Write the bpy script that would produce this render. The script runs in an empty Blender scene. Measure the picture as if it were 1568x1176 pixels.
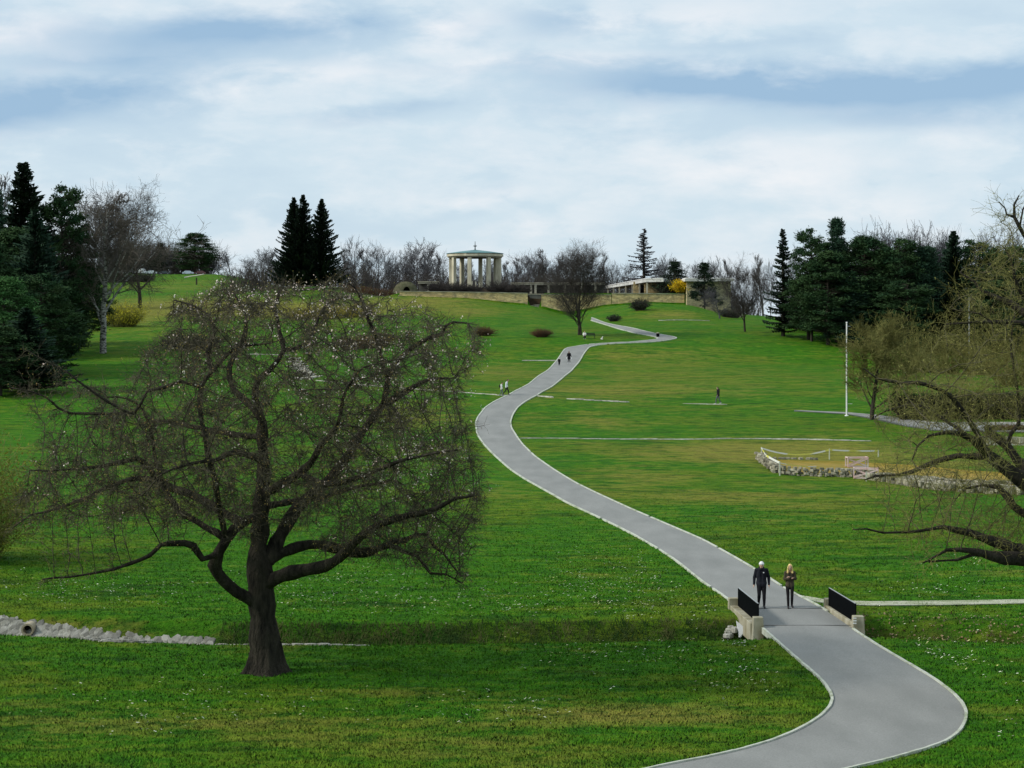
import bpy, math, random
import numpy as np
from mathutils import Vector, Matrix

# ---------------------------------------------------------------- camera, sky, sun, exposure
F = 2700.0; CXP = 784.0; HY = 490.0          # focal length and horizon of the photograph, in its pixels
scene = bpy.context.scene
C = scene.collection
cd = bpy.data.cameras.new('camera'); cam = bpy.data.objects.new('camera', cd); C.objects.link(cam)
cam.location = (0, 0, 0); cam.rotation_euler = (math.radians(90), 0, 0)
cd.sensor_width = 36.0; cd.lens = F/1568*36; cd.shift_y = -(588-HY)/1568
cd.clip_start = 0.5; cd.clip_end = 9000
scene.camera = cam
scene.view_settings.view_transform = 'Standard'; scene.view_settings.look = 'None'
scene.view_settings.exposure = 0.0; scene.view_settings.gamma = 1.0
SUN_EL = math.radians(36); SUN_AZ = math.radians(-100)      # from the left, a little towards the viewer

def build_world():
    w = bpy.data.worlds.new('World'); scene.world = w; w.use_nodes = True
    nt = w.node_tree; N = nt.nodes; L = nt.links; N.clear()
    out = N.new('ShaderNodeOutputWorld'); bg = N.new('ShaderNodeBackground'); bg.inputs[1].default_value = 0.1
    L.new(bg.outputs[0], out.inputs[0])
    sky = N.new('ShaderNodeTexSky'); sky.sky_type = 'NISHITA'; sky.sun_disc = False
    sky.sun_elevation = SUN_EL; sky.sun_rotation = SUN_AZ % (2*math.pi)
    tc = N.new('ShaderNodeTexCoord'); sx = N.new('ShaderNodeSeparateXYZ'); L.new(tc.outputs['Generated'], sx.inputs[0])
    def math_(op, a, b=None, c=None):
        n = N.new('ShaderNodeMath'); n.operation = op
        for i, v in enumerate((a, b, c)):
            if v is None: continue
            if isinstance(v, (int, float)): n.inputs[i].default_value = v
            else: L.new(v, n.inputs[i])
        return n.outputs[0]
    # direction as (x/y, z/y) ~ angle east, angle up; stretched so that clouds lie in flat banks
    ys = math_('MAXIMUM', math_('ABSOLUTE', sx.outputs[1]), 0.15)
    u = math_('DIVIDE', sx.outputs[0], ys); v = math_('DIVIDE', sx.outputs[2], ys)
    cb = N.new('ShaderNodeCombineXYZ'); L.new(math_('MULTIPLY', u, 5.0), cb.inputs[0]); L.new(math_('MULTIPLY', v, 13.0), cb.inputs[1])
    def noise(scale, det, off, rough=.55, dist=0.0):
        m = N.new('ShaderNodeVectorMath'); m.operation = 'ADD'; L.new(cb.outputs[0], m.inputs[0]); m.inputs[1].default_value = off
        n = N.new('ShaderNodeTexNoise'); n.inputs['Scale'].default_value = scale; n.inputs['Detail'].default_value = det
        n.inputs['Roughness'].default_value = rough; n.inputs['Distortion'].default_value = dist
        L.new(m.outputs[0], n.inputs['Vector']); return n.outputs[0]
    n1 = noise(1.1, 5, (3.1, 7.7, 0), .5, .3); n2 = noise(3.4, 9, (11.0, 2.0, 4.0), .58, .15); n3 = noise(1.6, 4, (1.0, 22.0, 9.0), .5, .4)
    # warp for the banks
    uw = math_('ADD', u, math_('MULTIPLY', math_('SUBTRACT', n2, .5), .10)); vw = math_('ADD', math_('ADD', v, math_('MULTIPLY', math_('SUBTRACT', n1, .5), .035)), math_('MULTIPLY', math_('SUBTRACT', n2, .5), .022))
    def bank(px, py, wx, wy, amp, tilt=0.0):
        u0 = (px-CXP)/F; v0 = (HY-py)/F
        du = math_('DIVIDE', math_('SUBTRACT', uw, u0), wx/F)
        dv0 = math_('SUBTRACT', vw, v0)
        dv0 = math_('SUBTRACT', dv0, math_('MULTIPLY', math_('SUBTRACT', uw, u0), tilt))
        dv = math_('DIVIDE', dv0, wy/F)
        q = math_('ADD', math_('MULTIPLY', du, du), math_('MULTIPLY', dv, dv))
        return math_('MULTIPLY', math_('EXPONENT', math_('MULTIPLY', q, -1.0)), amp)
    banks = [(340, 55, 240, 36, 1.2, .05), (40, 165, 220, 40, 1.25, .10), (1090, 124, 220, 30, 1.15, -.02), (1450, 132, 230, 38, 1.2, .04),
             (850, 25, 90, 24, .6, 0), (1380, 182, 220, 20, .5, 0), (560, 175, 90, 12, .35, 0), (150, 100, 140, 16, .35, 0), (700, 330, 110, 14, .18, .1),
             (640, 95, 500, 14, .12, 0), (1100, 60, 160, 12, .25, 0), (300, -160, 600, 60, .7, 0), (1300, -300, 500, 80, .7, 0)]
    tot = None
    for b in banks:
        o = bank(*b); tot = o if tot is None else math_('ADD', tot, o)
    whites = [(900, 85, 130, 16, .9, .02), (480, 112, 170, 16, .7, .02), (720, 30, 70, 30, .7, 0), (1080, 15, 120, 22, .8, 0), (60, 40, 90, 22, .7, 0),
              (760, 297, 70, 12, .8, .1), (1010, 290, 120, 18, .6, .25), (1230, 250, 150, 40, .7, 0), (880, 350, 60, 25, .6, 0), (1360, 310, 90, 20, .5, 0), (250, 215, 140, 20, .4, 0)]
    wt = None
    for b in whites:
        o = bank(*b); wt = o if wt is None else math_('ADD', wt, o)
    dk = math_('ADD', tot, math_('MULTIPLY', math_('SUBTRACT', n3, .5), .8)); dk = math_('ADD', dk, math_('MULTIPLY', math_('SUBTRACT', n2, .5), -.8)); dk.node.use_clamp = False
    dkc = math_('MINIMUM', math_('MAXIMUM', dk, 0.0), 1.0)
    wc = math_('ADD', math_('MULTIPLY', wt, .75), math_('MULTIPLY', math_('SUBTRACT', n2, .46), 2.3))
    wcc = math_('MINIMUM', math_('MAXIMUM', wc, 0.0), 1.0)
    def mix(f, a, b):
        n = N.new('ShaderNodeMix'); n.data_type = 'RGBA'
        if isinstance(f, float): n.inputs[0].default_value = f
        else: L.new(f, n.inputs[0])
        for s, v in ((n.inputs[6], a), (n.inputs[7], b)):
            if isinstance(v, tuple): s.default_value = (*v, 1)
            else: L.new(v, s)
        return n.outputs[2]
    c0 = mix(wcc, (6.6, 8.0, 9.0), (9.1, 9.4, 9.8))
    c1 = mix(dkc, c0, (3.5, 5.3, 7.3))
    c2 = mix(0.9, sky.outputs[0], c1)
    L.new(c2, bg.inputs[0])
build_world()
sl = bpy.data.lights.new('sun', 'SUN'); sl.energy = 3.0; sl.angle = math.radians(8); sl.color = (1, .95, .87)
so = bpy.data.objects.new('sun', sl); C.objects.link(so)
sd = Vector((math.sin(SUN_AZ)*math.cos(SUN_EL), math.cos(SUN_AZ)*math.cos(SUN_EL), math.sin(SUN_EL)))
so.rotation_euler = sd.to_track_quat('Z', 'Y').to_euler(); so.location = sd*60

# ---------------------------------------------------------------- terrain function
near = [(-60,-1.8),(0,-1.8),(10,-4.2),(25,-8.4),(40,-11.0),(50,-11.4),(69,-11.4),(100,-11.7),(130,-11.3),(150,-10.8),(170,-9.9),(193,-8.1),(225,-7.2)]
cols = {
 0:    [(262,-6.3),(300,-4),(330,-1.5),(400,2.5),(500,7.5),(600,13),(680,17.6),(720,18.6),(3000,18.6)],
 330:  [(262,-6.3),(300,-4),(330,-1.5),(400,2.6),(500,7.6),(600,13),(680,17.6),(720,18.6),(3000,18.6)],
 500:  [(262,-6.3),(300,-3.5),(330,-.8),(380,3),(420,6.5),(450,8.6),(500,9.6),(3000,12)],
 612:  [(262,-6.3),(290,-3.0),(330,-.5),(370,2.9),(398,5.4),(400,5.5),(3000,5.5)],
 700:  [(262,-6.3),(290,-2.9),(330,-.5),(370,2.4),(398,5.0),(400,5.0),(3000,5.0)],
 808:  [(262,-6.3),(290,-2.9),(330,-.5),(370,1.6),(398,3.4),(400,3.4),(3000,3.4)],
 870:  [(262,-6.3),(290,-2.9),(330,-.6),(370,.1),(398,1.2),(400,1.2),(3000,1.2)],
 935:  [(262,-6.3),(290,-2.9),(330,-.6),(350,.3),(385,2.9),(400,3.2),(3000,3.2)],
 985:  [(262,-6.3),(290,-2.9),(320,-.8),(345,.15),(380,3.6),(400,3.8),(3000,3.8)],
 1048: [(262,-6.3),(290,-2.9),(320,-.8),(345,.15),(380,3.3),(400,3.5),(3000,3.5)],
 1120: [(262,-6.4),(290,-3.1),(320,-1),(360,.35),(400,1.3),(3000,1.3)],
 1200: [(262,-6.5),(290,-3.3),(330,-.9),(380,.5),(450,.6),(3000,-4)],
 1568: [(262,-6.9),(300,-5.5),(500,-5),(3000,-6)],
}
TT = np.arange(-60, 3001, 1.0)
KQ = []; KT = []
for x, tail in sorted(cols.items()):
    pts = near + tail
    z = np.interp(TT, [p[0] for p in pts], [p[1] for p in pts])
    k = np.exp(-0.5*(np.arange(-12, 13)/5.0)**2); k /= k.sum()
    z = np.convolve(np.pad(z, 12, mode='edge'), k, mode='valid')
    KQ.append((x-CXP)/F); KT.append(z)
KQ = np.array(KQ); KT = np.array(KT)
def sstep(x, a, b):
    t = np.clip((x-a)/(b-a), 0, 1); return t*t*(3-2*t)
def H0(X, D):
    X = np.asarray(X, float); D = np.asarray(D, float)
    q = X/np.maximum(D, 40.0)
    qc = np.clip(q, KQ[0], KQ[-1]-1e-6)
    i = np.clip(np.searchsorted(KQ, qc, side='right')-1, 0, len(KQ)-2)
    f = (qc-KQ[i])/(KQ[i+1]-KQ[i]); f = f*f*(3-2*f)*.6+f*.4
    t = np.clip(D-TT[0], 0, len(TT)-1.001); j = t.astype(int); g = t-j
    a = KT[i, j]*(1-g)+KT[i, j+1]*g; b = KT[i+1, j]*(1-g)+KT[i+1, j+1]*g
    z = a*(1-f)+b*f
    px = q*F+CXP
    # terrace held up by the sandstone wall
    lat = sstep(px, 590, 612)*(1-sstep(px, 1050, 1062))
    tgt = 6.1+1.9*sstep(D, 424, 434)*sstep(px, 655, 678)*(1-sstep(px, 778, 800))*(1-sstep(D, 452, 470))+2.2*sstep(D, 520, 700)
    notch = sstep(px, 807, 808.5)*(1-sstep(px, 828.5, 830))
    z = z + lat*(sstep(D, 400.25, 400.9)*(1-notch)+sstep(D, 403.6, 404.2)*notch)*(tgt-z)
    und = .10*np.sin(X*.11+D*.043+1)+.08*np.sin(X*.05-D*.09+2)+.06*np.sin(X*.23+D*.17)
    return z + und*sstep(D, 72, 110)*(1-sstep(D, 380, 398)*lat)
DCX = np.array([-60, -19, -11, -5, 8, 12, 18, 60]); DCD = np.array([68, 66.6, 64.6, 64.4, 65.4, 66.2, 64.6, 63.5])
def ditch_c(X): return np.interp(X, DCX, DCD)
def ditch(X, D):
    d = D-ditch_c(X)
    return 1.15*np.exp(-(np.abs(d)/1.85)**4)
def H(X, D): return H0(X, D)-ditch(X, D)
def P(x, y, D): return Vector(((x-CXP)/F*D, D, (HY-y)/F*D))
_DR = np.concatenate([np.arange(38, 120, .05), np.arange(120, 900, .2)])
def G(x, y, h=H0, d0=38, d1=900):
    Dv = _DR[(_DR >= d0) & (_DR <= d1)]
    zr = (HY-y)/F*Dv; g = h((x-CXP)/F*Dv, Dv)
    k = np.argmax(g >= zr)
    if not (g >= zr).any(): k = len(Dv)-1
    D = Dv[k]; return Vector(((x-CXP)/F*D, D, float(h(np.array([(x-CXP)/F*D]), np.array([D]))[0])))
def hz(X, D, h=H): return float(h(np.array([X]), np.array([D]))[0])

# ---------------------------------------------------------------- helpers
def nodes_of(m):
    m.use_nodes = True; nt = m.node_tree; return nt.nodes, nt.links, nt.nodes['Principled BSDF']
def mat(name, col, col2=None, scale=4.0, rough=.85, bump=0.0, bscale=None, attr=None, detail=5, spec=.25, metal=0.0, stretch=None, ramp=(.35,.65), trans=0.0):
    m = bpy.data.materials.new(name); N, L, B = nodes_of(m)
    B.inputs['Roughness'].default_value = rough; B.inputs['Metallic'].default_value = metal
    B.inputs['Specular IOR Level'].default_value = spec
    B.inputs['Base Color'].default_value = (*col, 1)
    src = None
    if col2 or bump:
        tc = N.new('ShaderNodeTexCoord'); mp = N.new('ShaderNodeMapping'); L.new(tc.outputs['Object'], mp.inputs[0])
        if stretch: mp.inputs['Scale'].default_value = stretch
    if col2:
        n = N.new('ShaderNodeTexNoise'); n.inputs['Scale'].default_value = scale; n.inputs['Detail'].default_value = detail
        L.new(mp.outputs[0], n.inputs['Vector'])
        r = N.new('ShaderNodeMapRange'); r.inputs[1].default_value = ramp[0]; r.inputs[2].default_value = ramp[1]; L.new(n.outputs[0], r.inputs[0])
        x = N.new('ShaderNodeMix'); x.data_type = 'RGBA'; L.new(r.outputs[0], x.inputs[0])
        x.inputs[6].default_value = (*col, 1); x.inputs[7].default_value = (*col2, 1); src = x.outputs[2]
    if attr:
        a = N.new('ShaderNodeAttribute'); a.attribute_name = attr
        if src is None: src = a.outputs['Color']
        else:
            x = N.new('ShaderNodeMix'); x.data_type = 'RGBA'; x.blend_type = 'MULTIPLY'; x.inputs[0].default_value = 1
            L.new(src, x.inputs[6]); L.new(a.outputs['Color'], x.inputs[7]); src = x.outputs[2]
    if src is not None: L.new(src, B.inputs['Base Color'])
    if bump:
        n = N.new('ShaderNodeTexNoise'); n.inputs['Scale'].default_value = bscale or scale*3; n.inputs['Detail'].default_value = 6
        L.new(mp.outputs[0], n.inputs['Vector'])
        b = N.new('ShaderNodeBump'); b.inputs['Strength'].default_value = 1.0; b.inputs['Distance'].default_value = bump
        L.new(n.outputs[0], b.inputs['Height']); L.new(b.outputs[0], B.inputs['Normal'])
    if trans:
        out = N['Material Output']; t = N.new('ShaderNodeBsdfTranslucent'); t.inputs[0].default_value = (*col, 1)
        if src is not None: L.new(src, t.inputs[0])
        s = N.new('ShaderNodeMixShader'); s.inputs[0].default_value = trans
        L.new(B.outputs[0], s.inputs[1]); L.new(t.outputs[0], s.inputs[2]); L.new(s.outputs[0], out.inputs[0])
    return m

def mesh_np(name, V, Fc, m=None, smooth=False, attrs=None):
    """Fc: (n,k) int array or list of such arrays"""
    me = bpy.data.meshes.new(name)
    if not isinstance(Fc, list): Fc = [Fc]
    Fc = [np.asarray(f) for f in Fc if len(f)]
    V = np.asarray(V, np.float32)
    me.vertices.add(len(V)); me.vertices.foreach_set('co', V.ravel())
    tot = np.concatenate([np.full(len(f), f.shape[1]) for f in Fc]); idx = np.concatenate([f.ravel() for f in Fc])
    me.loops.add(len(idx)); me.loops.foreach_set('vertex_index', idx.astype(np.int32))
    me.polygons.add(len(tot)); st = np.concatenate([[0], np.cumsum(tot)[:-1]])
    me.polygons.foreach_set('loop_start', st.astype(np.int32)); me.polygons.foreach_set('loop_total', tot.astype(np.int32))
    me.update(calc_edges=True); me.validate()
    if attrs:
        for k, a in attrs.items():
            if a.ndim == 1: me.attributes.new(k, 'FLOAT', 'POINT').data.foreach_set('value', a.astype(np.float32))
            else:
                c4 = np.ones((len(a), 4), np.float32); c4[:, :3] = a
                me.attributes.new(k, 'FLOAT_COLOR', 'POINT').data.foreach_set('color', c4.ravel())
    if m: me.materials.append(m)
    if smooth: me.polygons.foreach_set('use_smooth', np.ones(len(me.polygons), bool))
    return me
def obj(name, me, parent=None, loc=None):
    o = bpy.data.objects.new(name, me); C.objects.link(o)
    if parent is not None: o.parent = parent
    if loc is not None: o.location = loc
    return o
def tag(o, label=None, cat=None, group=None, kind=None):
    if label: o['label'] = label
    if cat: o['category'] = cat
    if group: o['group'] = group
    if kind: o['kind'] = kind
    return o
def thing(name, label, cat, loc=(0,0,0), rotz=0, group=None):
    o = bpy.data.objects.new(name, None); C.objects.link(o); o.location = loc; o.rotation_euler = (0,0,rotz); o.empty_display_size = .3
    return tag(o, label, cat, group)
def dup(root, loc, rotz=0.0, scale=None, label=None, group=None):
    r = root.copy(); C.objects.link(r); r.location = loc; r.rotation_euler = (0,0,rotz)
    if scale is not None: r.scale = scale
    if label: r['label'] = label
    if group: r['group'] = group
    for ch in list(root.children):
        c = ch.copy(); C.objects.link(c); c.parent = r
        for g in ch.children:
            d = g.copy(); C.objects.link(d); d.parent = c
    return r

class MB:
    """collects simple solids; build() links them as one mesh object"""
    def __init__(s): s.v = []; s.f = {}; s.n = 0; s.c = []
    def add(s, V, Fs, col=None):
        V = np.asarray(V, float).reshape(-1, 3)
        for f in Fs: s.f.setdefault(len(f), []).append([i+s.n for i in f])
        s.v.append(V); s.n += len(V); s.c.append(np.tile(np.array(col if col is not None else (1,1,1), float), (len(V), 1)))
        return s
    def box(s, c, d, rz=0.0, col=None, taper=1.0, rx=0.0):
        x, y, z = d[0]/2, d[1]/2, d[2]/2
        V = np.array([(-x,-y,-z),(x,-y,-z),(x,y,-z),(-x,y,-z),(-x*taper,-y*taper,z),(x*taper,-y*taper,z),(x*taper,y*taper,z),(-x*taper,y*taper,z)])
        R = np.array(Matrix.Rotation(rz, 3, 'Z') @ Matrix.Rotation(rx, 3, 'X'))
        return s.add(V@R.T+np.array(c), [(0,3,2,1),(4,5,6,7),(0,1,5,4),(1,2,6,5),(2,3,7,6),(3,0,4,7)], col)
    def hexa(s, lo, hi, col=None):
        """lo, hi: four corner points each (quad bottoms and tops)"""
        return s.add(list(lo)+list(hi), [(3,2,1,0),(4,5,6,7),(0,1,5,4),(1,2,6,5),(2,3,7,6),(3,0,4,7)], col)
    def bar(s, a, b, w, h=None, col=None):
        a = Vector(a); b = Vector(b); h = h or w; d = (b-a).normalized()
        up = Vector((0,0,1)) if abs(d.z) < .95 else Vector((0,1,0))
        x = d.cross(up).normalized()*w/2; y = x.cross(d).normalized()*h/2
        q = [-x-y, x-y, x+y, -x+y]
        return s.add([a+k for k in q]+[b+k for k in q], [(3,2,1,0),(4,5,6,7),(0,1,5,4),(1,2,6,5),(2,3,7,6),(3,0,4,7)], col)
    def tube(s, pts, rad, n=8, col=None, caps=True):
        pts = [Vector(p) for p in pts]; m = len(pts)
        if isinstance(rad, (int, float)): rad = [rad]*m
        V = []; px = None
        for i, p in enumerate(pts):
            t = (pts[min(i+1, m-1)]-pts[max(i-1, 0)]).normalized()
            if px is None:
                px = t.cross(Vector((0,0,1)) if abs(t.z) < .9 else Vector((0,1,0))).normalized()
            else:
                px = (px-t*px.dot(t)).normalized()
            py = t.cross(px)
            for k in range(n):
                a = 2*math.pi*k/n; V.append(p+(px*math.cos(a)+py*math.sin(a))*rad[i])
        Fs = [(i*n+k, i*n+(k+1) % n, (i+1)*n+(k+1) % n, (i+1)*n+k) for i in range(m-1) for k in range(n)]
        if caps: Fs += [tuple(range(n-1, -1, -1)), tuple((m-1)*n+k for k in range(n))]
        return s.add(V, Fs, col)
    def lathe(s, c, prof, n=24, col=None, sx=1.0, sy=1.0, a0=0.0):
        V = [(c[0]+r*sx*math.cos(a0+2*math.pi*k/n), c[1]+r*sy*math.sin(a0+2*math.pi*k/n), c[2]+z) for r, z in prof for k in range(n)]
        m = len(prof)
        Fs = [(i*n+k, i*n+(k+1) % n, (i+1)*n+(k+1) % n, (i+1)*n+k) for i in range(m-1) for k in range(n)]
        Fs += [tuple(range(n-1, -1, -1)), tuple((m-1)*n+k for k in range(n))]
        return s.add(V, Fs, col)
    def ball(s, c, r, n=10, m=7, col=None, R=None):
        if isinstance(r, (int, float)): r = (r, r, r)
        V = [(r[0]*math.sin(math.pi*i/m)*math.cos(2*math.pi*k/n), r[1]*math.sin(math.pi*i/m)*math.sin(2*math.pi*k/n), r[2]*math.cos(math.pi*i/m)) for i in range(1, m) for k in range(n)]
        V += [(0,0,r[2]), (0,0,-r[2])]; V = np.array(V)
        if R is not None: V = V@np.array(R).T
        Fs = [(i*n+k, (i+1)*n+k, (i+1)*n+(k+1) % n, i*n+(k+1) % n) for i in range(m-2) for k in range(n)]
        t = (m-1)*n
        Fs += [(t, k, (k+1) % n) for k in range(n)] + [(t+1, (m-2)*n+(k+1) % n, (m-2)*n+k) for k in range(n)]
        return s.add(V+np.array(c), Fs, col)
    def mesh(s, name, m=None, smooth=False):
        me = bpy.data.meshes.new(name)
        V = np.concatenate(s.v); fl = [f for k in s.f.values() for f in k]
        me.from_pydata(V.tolist(), [], fl); me.update()
        c = np.concatenate(s.c); c4 = np.ones((len(c), 4), np.float32); c4[:, :3] = c
        me.attributes.new('col', 'FLOAT_COLOR', 'POINT').data.foreach_set('color', c4.ravel())
        if m: me.materials.append(m)
        if smooth: me.polygons.foreach_set('use_smooth', np.ones(len(me.polygons), bool))
        return me
    def build(s, name, m=None, parent=None, smooth=False, loc=None): return obj(name, s.mesh(name, m, smooth), parent, loc)

def prisms(P0, P1, R0, R1, n=3, rng=None):
    """vectorised tapered prisms between point arrays"""
    P0 = np.asarray(P0, float); P1 = np.asarray(P1, float); R0 = np.asarray(R0, float); R1 = np.asarray(R1, float)
    d = P1-P0; d /= np.maximum(np.linalg.norm(d, axis=1, keepdims=True), 1e-9)
    up = np.where(np.abs(d[:, 2:3]) < .9, np.array([[0,0,1.0]]), np.array([[1.0,0,0]]))
    x = np.cross(d, up); x /= np.maximum(np.linalg.norm(x, axis=1, keepdims=True), 1e-9); y = np.cross(d, x)
    m = len(P0); V = np.empty((m, 2*n, 3))
    for k in range(n):
        a = 2*math.pi*k/n; o = x*math.cos(a)+y*math.sin(a)
        V[:, k] = P0+o*R0[:, None]; V[:, n+k] = P1+o*R1[:, None]
    base = (np.arange(m)*2*n)[:, None]
    Fs = np.concatenate([base+np.array([[k, (k+1) % n, n+(k+1) % n, n+k]]) for k in range(n)])
    return V.reshape(-1, 3), Fs
def unit(v): return v/np.maximum(np.linalg.norm(v, axis=-1, keepdims=True), 1e-9)
# ---------------------------------------------------------------- ground
def mixn(N, L, f, a, b, bt='MIX'):
    n = N.new('ShaderNodeMix'); n.data_type = 'RGBA'; n.blend_type = bt
    if isinstance(f, (int, float)): n.inputs[0].default_value = f
    else: L.new(f, n.inputs[0])
    for s, v in ((n.inputs[6], a), (n.inputs[7], b)):
        if isinstance(v, tuple): s.default_value = (*v, 1)
        else: L.new(v, s)
    return n.outputs[2]
def grass_color(N, L, extra=None):
    """world-space turf colour: lush, olive, straw, dark moss; 'dry','lush','soil' are vertex attributes"""
    geo = N.new('ShaderNodeNewGeometry')
    def noise(s, det=5, off=(0,0,0), rough=.6, sc=(1,1,1)):
        m = N.new('ShaderNodeMapping'); m.inputs['Location'].default_value = off; m.inputs['Scale'].default_value = sc; L.new(geo.outputs['Position'], m.inputs[0])
        n = N.new('ShaderNodeTexNoise'); n.inputs['Scale'].default_value = s; n.inputs['Detail'].default_value = det; n.inputs['Roughness'].default_value = rough
        L.new(m.outputs[0], n.inputs['Vector']); return n.outputs[0]
    def rng_(v, a, b, c=0., d=1.):
        r = N.new('ShaderNodeMapRange'); L.new(v, r.inputs[0]); r.inputs[1].default_value = a; r.inputs[2].default_value = b; r.inputs[3].default_value = c; r.inputs[4].default_value = d
        return r.outputs[0]
    def M(op, a, b):
        n = N.new('ShaderNodeMath'); n.operation = op
        for i, v in enumerate((a, b)):
            if isinstance(v, (int, float)): n.inputs[i].default_value = v
            else: L.new(v, n.inputs[i])
        return n.outputs[0]
    def at(k):
        a = N.new('ShaderNodeAttribute'); a.attribute_name = k; return a.outputs['Fac']
    nA = noise(.09, 4, (5, 3, 0)); nB = noise(.42, 7, (0, 9, 0), .65, (.42, 1, 1)); nC = noise(1.7, 5, (7, 1, 0), .65, (.5, 1, 1)); nD = noise(9, 4, (2, 2, 0), .7, (.7, 1, 1)); nE = noise(.9, 4, (3, 30, 0), .6, (.22, 1, 1))
    dry = at('dry'); lush = at('lush'); soil = at('soil')
    olive = M('ADD', M('MULTIPLY', M('SUBTRACT', nB, .5), 2.6), M('ADD', M('MULTIPLY', M('SUBTRACT', nA, .5), 3.6), M('ADD', .30, M('MULTIPLY', dry, .75))))
    olive = M('SUBTRACT', M('ADD', olive, M('MULTIPLY', M('SUBTRACT', nC, .5), 2.2)), M('MULTIPLY', lush, .8))
    c = mixn(N, L, rng_(olive, 0, 1), G_LUSH, G_OLIVE)
    straw = M('ADD', M('MULTIPLY', M('SUBTRACT', nB, .52), 2.2), M('ADD', M('MULTIPLY', dry, 1.0), M('MULTIPLY', M('SUBTRACT', nC, .5), 1.6)))
    c = mixn(N, L, rng_(straw, .15, .95, 0, .9), c, G_STRAW)
    dkf = M('ADD', M('MULTIPLY', nC, .6), M('MULTIPLY', nD, .4))
    c = mixn(N, L, rng_(dkf, .50, .38, 0, .75), c, G_DARK)
    c = mixn(N, L, rng_(nC, .53, .66, 0, .55), c, (.15, .28, .012))
    c = mixn(N, L, rng_(nE, .56, .67, 0, .68), c, G_DARK)
    c = mixn(N, L, rng_(nD, .58, .78, 0, .35), c, G_TIP)
    c = mixn(N, L, M('MULTIPLY', soil, rng_(M('ADD', nC, nD), .75, 1.1, .55, 1.0)), c, (.045, .033, .018))
    return c, nC, nD
G_LUSH = (.052, .205, .005); G_OLIVE = (.130, .215, .010); G_STRAW = (.29, .27, .05); G_DARK = (.012, .062, .005); G_TIP = (.20, .32, .03)
def grass_mat():
    m = bpy.data.materials.new('turf'); N, L, B = nodes_of(m)
    c, nC, nD = grass_color(N, L); c = mixn(N, L, 1.0, c, (.76,.74,.74), 'MULTIPLY'); L.new(c, B.inputs['Base Color']); B.inputs['Roughness'].default_value = .95; B.inputs['Specular IOR Level'].default_value = .08
    b = N.new('ShaderNodeBump'); b.inputs['Strength'].default_value = .8; b.inputs['Distance'].default_value = .10; L.new(nD, b.inputs['Height'])
    b2 = N.new('ShaderNodeBump'); b2.inputs['Strength'].default_value = .8; b2.inputs['Distance'].default_value = .35; L.new(nC, b2.inputs['Height']); b2.inputs['Distance'].default_value = .5; L.new(b.outputs[0], b2.inputs['Normal'])
    L.new(b2.outputs[0], B.inputs['Normal']); return m
M_TURF = grass_mat()
# patches of tired, yellowed or lush turf: (px, py, wx, wy, amount) placed where they lie on the ground
PATCH = [(1160,692,150,18,1.1),(980,730,120,14,.6),(1080,760,160,12,.5),(900,645,140,12,.5),(940,600,200,10,.4),(1280,700,110,30,.7),(930,1095,280,22,.95),(300,1110,320,24,.6),(60,1090,120,30,.3),(520,1060,200,9,.35),(860,595,100,30,.2),(1000,545,140,14,.55),(1030,575,180,16,.3),
         (330,470,170,14,1.3),(500,478,120,10,1.0),(650,462,90,10,1.0),(720,478,60,8,.7),(260,440,140,4,.5),(300,432,90,3,.4),(1020,482,50,7,.8),(1100,600,200,30,.25),(640,640,70,22,.6),(760,570,60,12,.5),
         (200,490,60,20,.7),(60,955,200,8,.8),(250,972,120,6,.5),(800,760,180,20,.3),(1240,780,150,30,.35),(950,690,150,18,.3),(1450,720,120,30,.7),(1480,600,100,30,.4),(1480,880,120,14,.35),(700,1150,300,30,.3)]
LUSH = [(560,890,280,70,.9),(1400,860,130,25,.8),(300,900,200,50,.5),(120,660,120,50,.9),(250,590,160,40,.9),(900,640,90,30,.3),(1420,1050,120,90,.8),(700,1020,300,18,.7),(560,560,90,30,.5),(1500,760,100,30,.3),(1150,530,120,12,.5),(900,560,20,20,.4),(640,880,150,60,.5),(800,1020,400,30,.4)]
def field(X, D, Z, L):
    px = X/np.maximum(D, 5)*F+CXP; py = HY-Z/np.maximum(D, 5)*F
    s = np.zeros_like(X)
    for x, y, wx, wy, a in L: s += a*np.exp(-((px-x)/wx)**2-((py-y)/wy)**2)
    return s
def turf_attrs(X, D, Z):
    dd = D-ditch_c(X)
    soil = np.clip(sstep(X, 11, 14)*np.exp(-((dd-.1)/1.9)**4)*1.2*(.55+.25*np.sin(X*.9+1)+.2*np.sin(X*2.7+D*2)), 0, 1.1)*sstep(D, 55, 58)
    soil = np.maximum(soil, .8*np.exp(-((dd-.6)/1.5)**4)*sstep(D, 55, 58)*(.6+.25*np.sin(X*1.3+np.sin(X*.37)*3)+.2*np.sin(X*3.7+D)))
    pxx = X/np.maximum(D, 40)*F+CXP; soil = np.maximum(soil, 1.6*sstep(D, 400.5, 402)*sstep(pxx, 540, 600)*(1-sstep(pxx, 1040, 1056))*(1-sstep(D, 520, 560)))
    return {'dry': field(X, D, Z, PATCH), 'lush': field(X, D, Z, LUSH), 'soil': soil}
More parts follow.
